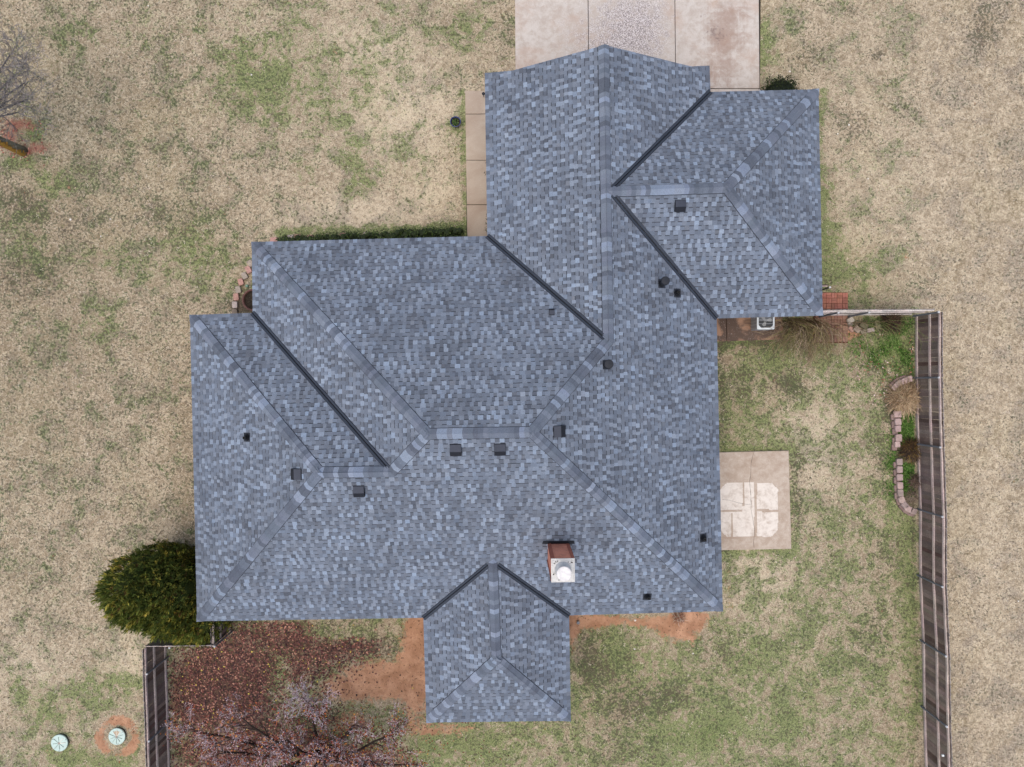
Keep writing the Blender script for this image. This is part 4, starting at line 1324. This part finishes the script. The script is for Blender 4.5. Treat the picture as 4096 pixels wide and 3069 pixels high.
def yard_tree():
    base = N(1290, 3010)
    root = thing('crape_myrtle', 'bare multi-trunk tree with silvery twigs and rust leaves at the bottom edge', 'tree', (base.x, base.y, 0))
    tr = MB(); tw = MB(); tips = []
    def col(d): return C(70, 58, 52) if d >= 3 else C(98, 78, 72) if d == 2 else C(124, 98, 94) if d == 1 else C(178, 156, 154)
    # main limbs, spreading low and wide
    targets = [(1000, 2900, 2.6), (1150, 2960, 3.4), (1250, 2830, 2.4), (1420, 2900, 2.6), (1560, 2940, 2.2), (900, 3010, 2.4), (1060, 3080, 3.2), (1300, 3080, 3.8), (1480, 3040, 2.8), (800, 2930, 2.0), (1620, 3060, 2.4), (1180, 3150, 3.4), (900, 3120, 2.8)]
    for (u, v, z) in targets:
        e = N(u, v, z)
        a = Vector((base.x + random.uniform(-.15, .15), base.y + random.uniform(-.15, .15), 0))
        mid = a.lerp(e, .5) + Vector((random.uniform(-.15, .15), random.uniform(-.15, .15), .25 * z / 2))
        tr.tube([a, a.lerp(mid, .5) + Vector((0, 0, .1)), mid, mid.lerp(e, .6) + rvec() * .06, e], [.075, .062, .048, .035, .026], 8, C(60, 50, 44))
        d = (e - mid).normalized()
        for q, dep in ((mid, 3), (mid, 3), (mid.lerp(e, .5), 3), (mid.lerp(e, .75), 3), (e, 3), (e, 3), (e, 2)):
            grow(tw, q, (d + rvec() * .6).normalized(), .62, .022, dep, tips, col, .62, .10, (2, 4), minr=.0055)
    # the slim leaning branch with its own silver head
    a = N(1262, 2960, .3); e = N(1238, 2800, 2.2)
    tr.tube([N(1275, 2985, 0.05), a, a.lerp(e, .6) + Vector((.04, 0, .1)), e], [.035, .03, .026, .02], 6, C(140, 122, 120))
    for k in range(9):
        grow(tw, e + rvec() * .04, (Vector((math.cos(k * .7), math.sin(k * .7), .35))).normalized(), .42, .014, 3, tips, lambda d: C(190, 176, 180) if d < 2 else C(160, 144, 146), .6, .05, (2, 3), minr=.006)
    tr.build('trunk', M['bark'], root); tw.build('twigs', M['bark'], root)
    lf = MB(); sd = MB()
    random.shuffle(tips)
    for i, (p, d) in enumerate(tips):
        u = p.x * F / (CAM_H - p.z) + CX; v = -p.y * F / (CAM_H - p.z) + CY
        if random.random() < .55:
            for _ in range(2):
                q = p + rvec() * .05
                s = random.uniform(.008, .015)
                sd.face([q + Vector((s, 0, 0)), q + Vector((0, s, 0)), q - Vector((s, 0, 0)), q - Vector((0, s, 0))], jit(C(200, 180, 188), .15))
        if random.random() < .50 and v > 1525:
            for _ in range(random.randint(1, 3)):
                q = p + rvec() * .12 - Vector((0, 0, .1))
                c = random.choice([C(150, 70, 50), C(126, 52, 44), C(176, 96, 60), C(96, 46, 40), C(196, 130, 60), C(110, 60, 52)])
                leafquad(lf, q, rvec(), .05, .075, jit(c, .2))
    # lower tier still in leaf
    for _ in range(6500):
        u = random.gauss(1330, 260); v = random.uniform(2880, 3150)
        z = random.uniform(.5, 1.7)
        if random.random() > .35 + .65 * math.exp(-((u - 1420) / 180) ** 2): continue
        q = N(u, v, z) + rvec() * .1
        if math.sin(q.x * 3.1) * math.sin(q.y * 3.7 + 1) < -.15: continue
        c = random.choice([C(146, 80, 60), C(120, 60, 50), C(164, 96, 62), C(92, 52, 46), C(196, 150, 60) if random.random() < .4 else C(110, 62, 54), C(128, 74, 60)])
        leafquad(lf, q, rvec(), .05, .075, jit(c, .2))
    lf.build('leaves', M['leaf'], root); sd.build('seed_heads', M['leaf'], root)
random.seed('yard_tree')
yard_tree()

def side_tree():
    base = N(92, 606)
    root = thing('bare_tree', 'leafless tree with an orange lichened trunk at the upper left edge', 'tree', (base.x, base.y, 0))
    tr = MB()
    d0 = Vector((-.05, .03, 1)).normalized()
    pts = [base + Vector((0, 0, -.05)), base + Vector((-.02, .01, .6)), base + Vector((-.10, .02, 1.5)), base + Vector((-.15, .03, 2.3))]
    tr.tube(pts, [.19, .165, .15, .14], 16, C(126, 120, 100))
    o = tr.build('trunk', M['bark'], root, smooth=True)
    # orange lichen on the side facing the lawn
    li = MB()
    for _ in range(240):
        z = random.uniform(.05, 1.35); a = random.gauss(-1.25, .35)
        r = .175 + (.16 - .175) * z / 1.3 + .004
        c = base + Vector((-.02 * z, .01 * z, z)) + Vector((math.cos(a), math.sin(a), 0)) * (r + random.uniform(0, .006))
        t = Vector((-math.sin(a), math.cos(a), 0)); s = random.uniform(.025, .05)
        li.face([c + t * s, c + Vector((0, 0, s * 1.4)), c - t * s, c - Vector((0, 0, s * 1.4))], jit(C(170, 128, 56), .25, .06))
    li.build('lichen', M['leaf'], root)
    tw = MB(); tips = []
    def col(d): return C(96, 92, 92) if d > 2 else C(122, 116, 112)
    fork = pts[-1]
    for (dx, dy, dz, L) in ((1, .1, .35, 1.7), (.8, .8, .5, 1.7), (.9, .5, .2, 1.6), (.3, 1, .6, 1.6), (-.4, .8, .8, 1.6), (-1, .1, .6, 1.5), (-.6, -.7, .7, 1.4), (.5, -.3, .8, 1.3), (0, .1, 1, 1.7), (.7, .9, .25, 1.8), (.2, .9, .3, 1.7)):
        grow(tw, fork, Vector((dx, dy, dz)).normalized(), L, .06, 5, tips, col, .42, .07, (2, 3), minr=.0055)
    for (u, v, z) in ((60, 300, 3.6), (115, 395, 3.0), (40, 220, 4.0), (20, 420, 2.8), (100, 330, 3.3), (70, 450, 2.6)):
        e = N(u, v, z); a0 = fork + Vector((0, 0, -.2)); mid = a0.lerp(e, .5) + Vector((0, 0, .25))
        tw.tube([a0, mid, e], [.06, .035, .018], 6, C(96, 92, 92), cap=False)
        for q in (mid.lerp(e, .3), mid.lerp(e, .6), e, e):
            grow(tw, q, ((e - mid).normalized() + rvec() * .5).normalized(), .55, .016, 4, tips, lambda d: C(124, 118, 114) if d > 1 else C(140, 132, 128), .55, .06, (2, 3), minr=.0055)
    tw.build('branches', M['bark'], root)
random.seed('side_tree')
side_tree()

# ------------------------------------------------------------------ edging stones, pots, lids and small things
def stone(u, v, sx, sy, rot, col, label, group='loose edging stones', z=0.0, h=.10, native=True, name='edging_stone'):
    p = N(u, v, z + h) if native else W(u, v, z + h)
    mb = MB()
    cr, sr = math.cos(rot), math.sin(rot)
    hx, hy = sx / 2, sy / 2
    prof = [(-hx, -hy * .80), (-hx * .86, -hy), (hx * .80, -hy * .95), (hx, -hy * .6), (hx * .95, hy * .75), (hx * .7, hy), (-hx * .75, hy * .94), (-hx, hy * .6)]
    prof = [(x + random.uniform(-.008, .008), y + random.uniform(-.008, .008)) for x, y in prof]
    def ring(s, zz): return [(p.x + (x * cr - y * sr) * s, p.y + (x * sr + y * cr) * s, zz) for x, y in prof]
    vs = ring(1.0, z + .002) + ring(1.0, z + h * .82) + ring(.90, z + h)
    n = 8
    fs = [(i, (i + 1) % n, (i + 1) % n + n, i + n) for i in range(n)] + [(i + n, (i + 1) % n + n, (i + 1) % n + 2 * n, i + 2 * n) for i in range(n)] + [tuple(range(2 * n, 3 * n))]
    mb.poly(vs, fs, jit(col, .06, .02))
    o = mb.build(name, M['stone'])
    tag(o, label, 'stone', group)
    return o
PK = C(188, 146, 132); GY = C(162, 150, 134); TN = C(182, 166, 156)
arc = [(1001, 1053, .25, -1.0, GY, 'grey edging stone highest in the arc beside the upper left roof corner'),
       (993, 1079, .27, -1.15, PK, 'pink edging stone just below the highest grey one of the left arc'),
       (977, 1103, .26, -1.15, GY, 'tan grey edging stone between two pink ones in the upper left arc'),
       (962, 1127, .25, -1.3, PK, 'pink edging stone beside the small glass jar in the left arc'),
       (952, 1159, .26, -1.4, GY, 'mossy pale edging stone just above the level of the large terracotta pot rim'),
       (943.5, 1187, .25, -1.5, PK, 'pink edging stone left of the terracotta pot'),
       (938, 1219, .25, -1.57, TN, 'brownish tan edging stone lower left of the terracotta pot'),
       (937.5, 1246, .20, -1.5, C(126, 112, 100), 'dark tan edging stone half under the roof edge below the terracotta pot')]
for u, v, s, r, c, l in arc: stone(u, v, s, .20, r, c, l, 'edging stones in an arc round the terracotta pot')
for u, v, c, l in ((1094, 958, PK, 'pink edging stone at the left end of the hedge'), (1163, 948, TN, 'pale edging stone in front of the left end of the hedge'), (1190, 946, PK, 'pinkish edging stone second along the hedge front'),
                   (1240, 948, PK, 'small pink edging stone third along the hedge front'), (1372, 940, PK, 'rosy edging stone midway along the hedge front'), (1466, 936, GY, 'greyish edging stone right of the midway rosy one along the hedge')):
    stone(u, v, .26, .17, 0.0, c, l, 'edging stones along the hedge front')
# two-course edging along the fence bed
bed = [(3640, 1516, .20, .22, 0.1, 'grey edging stone touching the first steel post below the fence corner'), (3622, 1523, .27, .22, .35, 'broad pinkish edging stone second from fence at the bed top'),
       (3598, 1533, .25, .22, .5, 'pinkish edging stone third from fence at the bed top'), (3580, 1548, .22, .2, .8, 'edging stone at top of the bed next to the dry grass clump'),
       (3593, 1657, .24, .27, 1.57, 'edging stone directly below the dry grass clump'), (3594, 1687, .25, .24, 1.57, 'second edging stone below the dry grass clump'), (3594, 1715, .24, .22, 1.57, 'third edging stone below the dry grass clump'),
       (3597, 1752, .27, .24, 1.57, 'large flat edging stone above the dark withered plant'), (3592, 1778, .22, .2, 1.57, 'edging stone partly hidden by the dark withered plant'),
       (3600, 1848, .24, .22, 1.57, 'pinkish edging stone just below the dark withered plant'), (3601, 1879, .25, .22, 1.57, 'second edging stone below the dark withered plant'), (3601, 1910, .25, .22, 1.57, 'third edging stone below the dark withered plant'),
       (3602, 1942, .26, .22, 1.57, 'fourth edging stone below the dark withered plant'), (3604, 1972, .26, .22, 1.6, 'fifth edging stone below the dark withered plant'), (3609, 2000, .25, .22, 1.9, 'edging stone where the bed edge starts to curve'),
       (3621, 2021, .24, .22, 2.3, 'edging stone in the curve at the foot of the bed'), (3637, 2037, .26, .22, 2.6, 'edging stone past the middle of the curve at the bed foot'), (3656, 2046, .24, .22, 2.9, 'last edging stone against the fence at the bed foot')]
for i, (u, v, sx, sy, r, l) in enumerate(bed):
    stone(u, v, sx, sy, r, random.choice([C(172, 150, 142), C(180, 156, 148), C(160, 142, 134)]), l, 'edging stones round the fence bed', .10, .10)
for i, (u, v, sx, sy, r, l) in enumerate(bed):
    dx = -13 if 4 <= i <= 13 else -9 if i > 13 else -8; dy = 0 if 4 <= i <= 13 else 7 if i > 13 else -8
    if i in (0,): continue
    stone(u + dx, v + dy + (12 if 4 <= i <= 13 else 0), sx, sy, r, random.choice([C(130, 110, 102), C(142, 120, 112)]), 'darker stone under the ' + l.replace('edging stone', 'stone'), 'lower course of the fence bed edging', 0.0, .095)
loose = [(3404, 1281, .24, .2, .5, C(184, 174, 160), 'pale upright block on top of the loose stones at the side fence'), (3402, 1296, .2, .16, .3, C(126, 116, 104), 'dark block under the pale upright block'),
         (3407, 1316, .24, .16, -.8, C(168, 134, 120), 'pinkish slab leaning at the left of the loose stones'), (3431, 1317, .26, .22, -.7, C(166, 148, 128), 'tan flat rock in the middle of the loose stones'),
         (3458, 1302, .30, .2, -.6, C(116, 110, 84), 'mossy olive rock at the back of the loose stones'), (3456, 1326, .2, .16, .1, C(140, 130, 110), 'small grey green rock low between tan and pink blocks'),
         (3484, 1320, .28, .16, .15, C(176, 158, 148), 'pinkish grey block at the right of the loose stones'), (3512, 1298, .2, .34, .2, C(128, 124, 92), 'mossy slab farthest right of the loose stones')]
for i, (u, v, sx, sy, r, c, l) in enumerate(loose): stone(u, v, sx, sy, r, c, l, 'loose stones by the side fence', .08 if i in (0, 3) else 0, .10, name='loose_stone')

def pots():
    # blue glazed pot with leafy plant
    c = W(984, 263, .3); root = thing('blue_pot', 'small dark blue glazed pot standing on grass beside the walk', 'pot', (c.x, c.y, 0))
    mb = MB(); mb.lathe((c.x, c.y, 0), [(.12, .0), (.15, .12), (.185, .28), (.195, .30), (.195, .315), (.165, .315), (.160, .24)], 32, C(38, 52, 96)); mb.build('pot_body', M['glass'], root, smooth=True)
    mb = MB(); mb.lathe((c.x, c.y, 0), [(.162, .24), (.0001, .25)], 24, C(60, 46, 36)); mb.build('soil', M['soil'], root)
    pr = thing('pot_plant', 'green leafy plant growing in the blue glazed pot', 'plant', (c.x, c.y, .25))
    mb = MB()
    for _ in range(170):
        a = random.uniform(0, 6.28); r = .12 * random.random() ** .5
        p = Vector((c.x + r * math.cos(a), c.y + r * math.sin(a), .25 + random.uniform(0, .05)))
        leafquad(mb, p, rvec() + Vector((0, 0, .6)), .03, .05, jit(random.choice([C(86, 118, 60), C(60, 92, 44), C(116, 140, 84)]), .2))
    mb.build('leaves', M['leaf'], pr)
    # large terracotta bowl under the eave
    c = N(1013, 1200, .35); root = thing('terracotta_pot', 'large round brown plastic planter half hidden under the roof edge', 'pot', (c.x, c.y, 0))
    mb = MB(); mb.lathe((c.x, c.y, 0), [(.26, .0), (.33, .2), (.385, .34), (.40, .36), (.40, .38), (.345, .38), (.335, .30)], 40, C(112, 80, 72)); mb.build('pot_body', M['terracotta'], root, smooth=True)
    mb = MB(); mb.lathe((c.x, c.y, 0), [(.337, .30), (.2, .31), (.0001, .315)], 24, C(58, 50, 42)); mb.build('soil', M['soil'], root)
    mb = MB()
    for _ in range(14):
        a = random.uniform(0, 6.28); r = random.uniform(0, .25)
        p = Vector((c.x + r * math.cos(a), c.y + r * math.sin(a), .325)); q = p + Vector((random.uniform(-.12, .12), random.uniform(-.12, .12), .03))
        mb.tube([p, q], [.005, .003], 3, C(150, 132, 110), cap=False)
    mb.build('dry_stalk', M['bark'], root)
    # glass jar
    c = N(987, 1144, .1)
    mb = MB(); mb.lathe((c.x, c.y, 0), [(.045, 0), (.055, .02), (.055, .10), (.04, .125), (.04, .14), (.034, .14), (.034, .1), (.0001, .1)], 20, C(128, 168, 148))
    o = mb.build('glass_jar', M['glass'], smooth=True); tag(o, 'small pale green glass jar above the terracotta pot', 'jar')
random.seed('pots')
pots()

def tank_lid(u, v, label, stained, phase):
    c = N(u, v, .12); R = .305
    root = thing('tank_lid', label, 'tank lid', (c.x, c.y, 0), 'septic tank lids in the lower left lawn')
    mb = MB(); mb.lathe((c.x, c.y, 0), [(R * .93, -.05), (R * .93, .09)], 40, C(58, 66, 58)); mb.build('riser', M['paint'], root)
    mb = MB(); base = C(188, 208, 196)
    mb.lathe((c.x, c.y, 0), [(R, .085), (R, .115), (R * .965, .125), (R * .93, .122), (.09, .132), (.0001, .134)], 48, base)
    lid = mb.build('lid', M['paint'], root)
    if stained:
        sb = MB(); n = 12
        pts = [(c.x + .21 * math.cos(a), c.y + .21 * math.sin(a) * 1.0, .131) for a in [math.radians(60 + 60 * i / n) for i in range(n + 1)]]
        sb.face([(c.x, c.y + .01, .1365)] + pts, C(188, 166, 138)); sb.build('soil_stain', M['terracotta'], lid)
    rb = MB()
    for k in range(8 if not stained else 10):
        a = phase + k * 2 * math.pi / (8 if not stained else 10)
        d = Vector((math.cos(a), math.sin(a), 0)); L = R * random.uniform(.62, .8)
        m = Vector((c.x, c.y, .138)) + d * (L / 2 + .02)
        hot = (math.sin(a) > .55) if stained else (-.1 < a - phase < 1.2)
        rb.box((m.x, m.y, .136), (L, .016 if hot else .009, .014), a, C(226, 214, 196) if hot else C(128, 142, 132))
    rb.build('rib', M['paint'], lid)
    hb = MB(); hb.lathe((c.x, c.y, 0), [(.035, .13), (.035, .148), (.0001, .15)], 12, C(156, 140, 126)); hb.build('hub', M['paint'], lid)
    bb = MB()
    for k in range(3):
        a = phase + .4 + k * 2.1
        bb.lathe((c.x + R * .88 * math.cos(a), c.y + R * .88 * math.sin(a), 0), [(.012, .12), (.012, .134), (.0001, .136)], 8, C(60, 56, 50))
    bb.build('bolt', M['steel'], lid)
tank_lid(237, 2973, 'round pale green septic tank lid surrounded by grass', False, .1)
tank_lid(467, 2947, 'round pale green septic tank lid within a ring of red soil', True, .3)

def ac_unit():
    c = (N(3028, 1319, .75) + N(3098, 1319, .75)) / 2
    w2 = .315; y1 = N(3060, 1318, .75).y; cy = y1 + w2
    root = thing('air_conditioner', 'white air conditioning condenser partly under the eave on the concrete strip', 'air conditioner', (c.x, cy, 0))
    mb = MB(); z0, zt = .07, .74
    mb.box((c.x, cy, (z0 + zt) / 2), (2 * w2 - .03, 2 * w2 - .03, zt - z0), 0, C(176, 180, 184)); 
    mb.build('cabinet', M['paint'], root)
    g = MB()
    for i in range(5):
        zz = z0 + .1 + i * .12
        for sgn in (-1, 1):
            g.box((c.x + sgn * (w2 - .012), cy, zz), (.012, 2 * w2 - .1, .012), 0, C(120, 124, 128)); g.box((c.x, cy + sgn * (w2 - .012), zz), (2 * w2 - .1, .012, .012), 0, C(120, 124, 128))
    for i in range(5):
        for sgn in (-1, 1):
            g.box((c.x + sgn * (w2 - .008), cy - w2 + .07 + i * .12, .4), (.018, .02, .6), 0, C(196, 200, 204))
    g.build('side_grille', M['paint'], root)
    # octagonal top frame with a dark well, wire guard and fan
    t = MB()
    outer = [(w2, w2), (-w2, w2), (-w2, -w2), (w2, -w2)]
    def oct_(r, ch): return [(r, r - ch), (r - ch, r), (-r + ch, r), (-r, r - ch), (-r, -r + ch), (-r + ch, -r), (r - ch, -r), (r, -r + ch)]
    o8 = oct_(w2, .03); i8 = oct_(w2 - .06, .09)
    vs = [(c.x + x, cy + y, zt) for x, y in o8] + [(c.x + x, cy + y, zt + .02) for x, y in oct_(w2 - .006, .03)] + [(c.x + x, cy + y, zt + .02) for x, y in i8] + [(c.x + x, cy + y, zt - .04) for x, y in i8]
    fs = []
    for a in range(3):
        fs += [(a * 8 + i, a * 8 + (i + 1) % 8, (a + 1) * 8 + (i + 1) % 8, (a + 1) * 8 + i) for i in range(8)]
    t.poly(vs, fs, C(222, 228, 228)); t.build('top_frame', M['paint'], root)
    wl = MB(); wl.face([(c.x + x, cy + y, zt + .003) for x, y in i8], C(34, 36, 38)); wl.build('fan_well', M['paint'], root)
    gr = MB()
    r = w2 - .065
    for i in range(30):
        x = -r + 2 * r * (i + .5) / 30
        yy = r - max(0, abs(x) - (r - .09))
        gr.box((c.x + x, cy, zt + .012), (.0035, 2 * yy, .004), 0, C(104, 108, 110))
    for y in (-r * .45, .0, .035, r * .35, r * .62):
        gr.box((c.x, cy + y, zt + .018), (2 * r, .008, .006), 0, C(216, 220, 222))
    gr.build('guard', M['steel'], root)
    fan = MB()
    for k in range(3):
        a = 2.3 + k * 2.094; d = Vector((math.cos(a), math.sin(a), 0)); s = Vector((-d.y, d.x, 0))
        p = Vector((c.x, cy, zt + .007))
        fan.face([p + d * .05 - s * .03, p + d * .19 - s * .085, p + d * .215 + s * .01, p + d * .17 + s * .06, p + d * .05 + s * .03], C(168, 168, 164))
    fan.lathe((c.x, cy, zt + .004), [(.06, 0), (.055, .006), (.0001, .008)], 20, C(120, 120, 118))
    fan.build('fan', M['paint'], root)
    # refrigerant lines and disconnect box back to the wall
    ln = MB(); ln.tube([(c.x - .25, cy + .3, .2), (c.x - .3, cy + .45, .22), (c.x - .3, cy + .7, .5)], [.02, .02, .02], 8, C(40, 38, 36)); ln.build('refrigerant_line', M['paint'], root)
random.seed('ac_unit')
ac_unit()

def small_things():
    # white cleanout pipe in the red dirt by the porch
    c = N(2312.6, 2491, .1)
    root = thing('cleanout_pipe', 'short grey capped drain pipe in red dirt beside the porch corner', 'pipe', (c.x, c.y, 0))
    mb = MB(); mb.lathe((c.x, c.y, 0), [(.052, 0), (.052, .12)], 20, C(150, 152, 152)); mb.build('pipe', M['paint'], root)
    mb = MB(); mb.lathe((c.x, c.y, 0), [(.058, .09), (.058, .12), (.05, .125), (.0001, .125)], 20, C(112, 116, 120)); mb.build('cap', M['paint'], root)
    # little lamp on the fence
    p = N(3769, 3020, 1.55)
    root = thing('solar_light', 'tiny white solar light fixed to the top rail low on the right fence', 'light', (p.x, p.y, 1.5))
    mb = MB(); mb.box((p.x, p.y, 1.58), (.07, .06, .05), .1, C(226, 226, 220)); mb.build('housing', M['paint'], root)
    mb = MB(); mb.box((p.x + .055, p.y, 1.58), (.04, .06, .06), .1, C(26, 26, 28)); mb.build('mount', M['paint'], root)
    # short screen stub at the east wall
    a = N(3312, 1152, 1.0)
    root = thing('gate_stub', 'short gate stub with one steel post against the right wing wall', 'gate', (a.x, a.y, 0))
    mb = MB(); mb.tube([(a.x, a.y, 0), (a.x, a.y, 1.15)], [.03, .03], 10, C(70, 72, 76)); mb.lathe((a.x, a.y, 1.14), [(.036, 0), (.036, .03), (.0001, .05)], 12, C(210, 210, 206)); mb.build('post', M['steel'], root)
    mb = MB()
    for z in (.3, 1.0): mb.box((a.x - .28, a.y + .06, z), (.5, .04, .09), 0, C(186, 166, 158))
    mb.build('rail', M['wood'], root)
    mb = MB()
    for i in range(4): mb.box((a.x - .08 - i * .13, a.y + .10, .58), (.125, .018, 1.1), 0, jit(C(88, 74, 68), .2))
    mb.build('picket_panel', M['wood'], root)
    # hose spigot end on the walk
    c = N(1934, 376, .3)
    root = thing('yard_lamp', 'small dark lamp at the top corner of the walk by the roof edge', 'lamp', (c.x, c.y, 0))
    mb = MB(); mb.tube([(c.x, c.y, .05), (c.x, c.y, .3)], [.012, .012], 8, C(30, 30, 32)); mb.build('post', M['paint'], root)
    mb = MB(); mb.lathe((c.x, c.y, .28), [(.03, 0), (.055, .03), (.06, .05), (.02, .08), (.0001, .085)], 16, C(38, 36, 38)); mb.build('lamp_shade', M['paint'], root)
    # pale stones lying in the lawn
    for u, v, where in ((592, 22, 'near the top edge left of the drive'), (440, 876, 'left of the terracotta pot and far from the house'), (402, 945, 'lower of two in the middle of the left lawn'), (1005, 298, 'between bare tree and garage'),
                        (2539, 2597, 'below the dirt strip right of the porch'), (2773, 2615, 'in grass under the lower right roof corner'), (3160, 285, 'beside the drive above the round shrub'), (3397, 499, 'level with the right wing hip'),
                        (3352, 534, 'nearest the right wing wall'), (3473, 714, 'right of the right wing middle'), (3525, 1402, 'in the green corner bed'), (3484, 1430, 'just outside the green corner bed'), (4075, 2406, 'at the far right edge'),
                        (280, 877, 'leftmost, below the bare tree'), (2541, 2482, 'on the red dirt strip under the eave')):
        c = N(u, v, .03); mb = MB(); n = 7; r = random.uniform(.03, .05)
        ring = [(r * random.uniform(.75, 1.1) * math.cos(k * 6.283 / n), r * random.uniform(.75, 1.1) * math.sin(k * 6.283 / n)) for k in range(n)]
        vs = [(c.x + x, c.y + y, 0) for x, y in ring] + [(c.x + x * .7, c.y + y * .7, .025) for x, y in ring]
        mb.poly(vs, [(i, (i + 1) % n, (i + 1) % n + n, i + n) for i in range(n)] + [tuple(range(n, 2 * n))], C(228, 220, 206))
        o = mb.build('pebble', M['stone']); tag(o, 'small whitish stone ' + where, 'stone', 'white pebbles scattered in the lawn')
random.seed('small_things')
small_things()
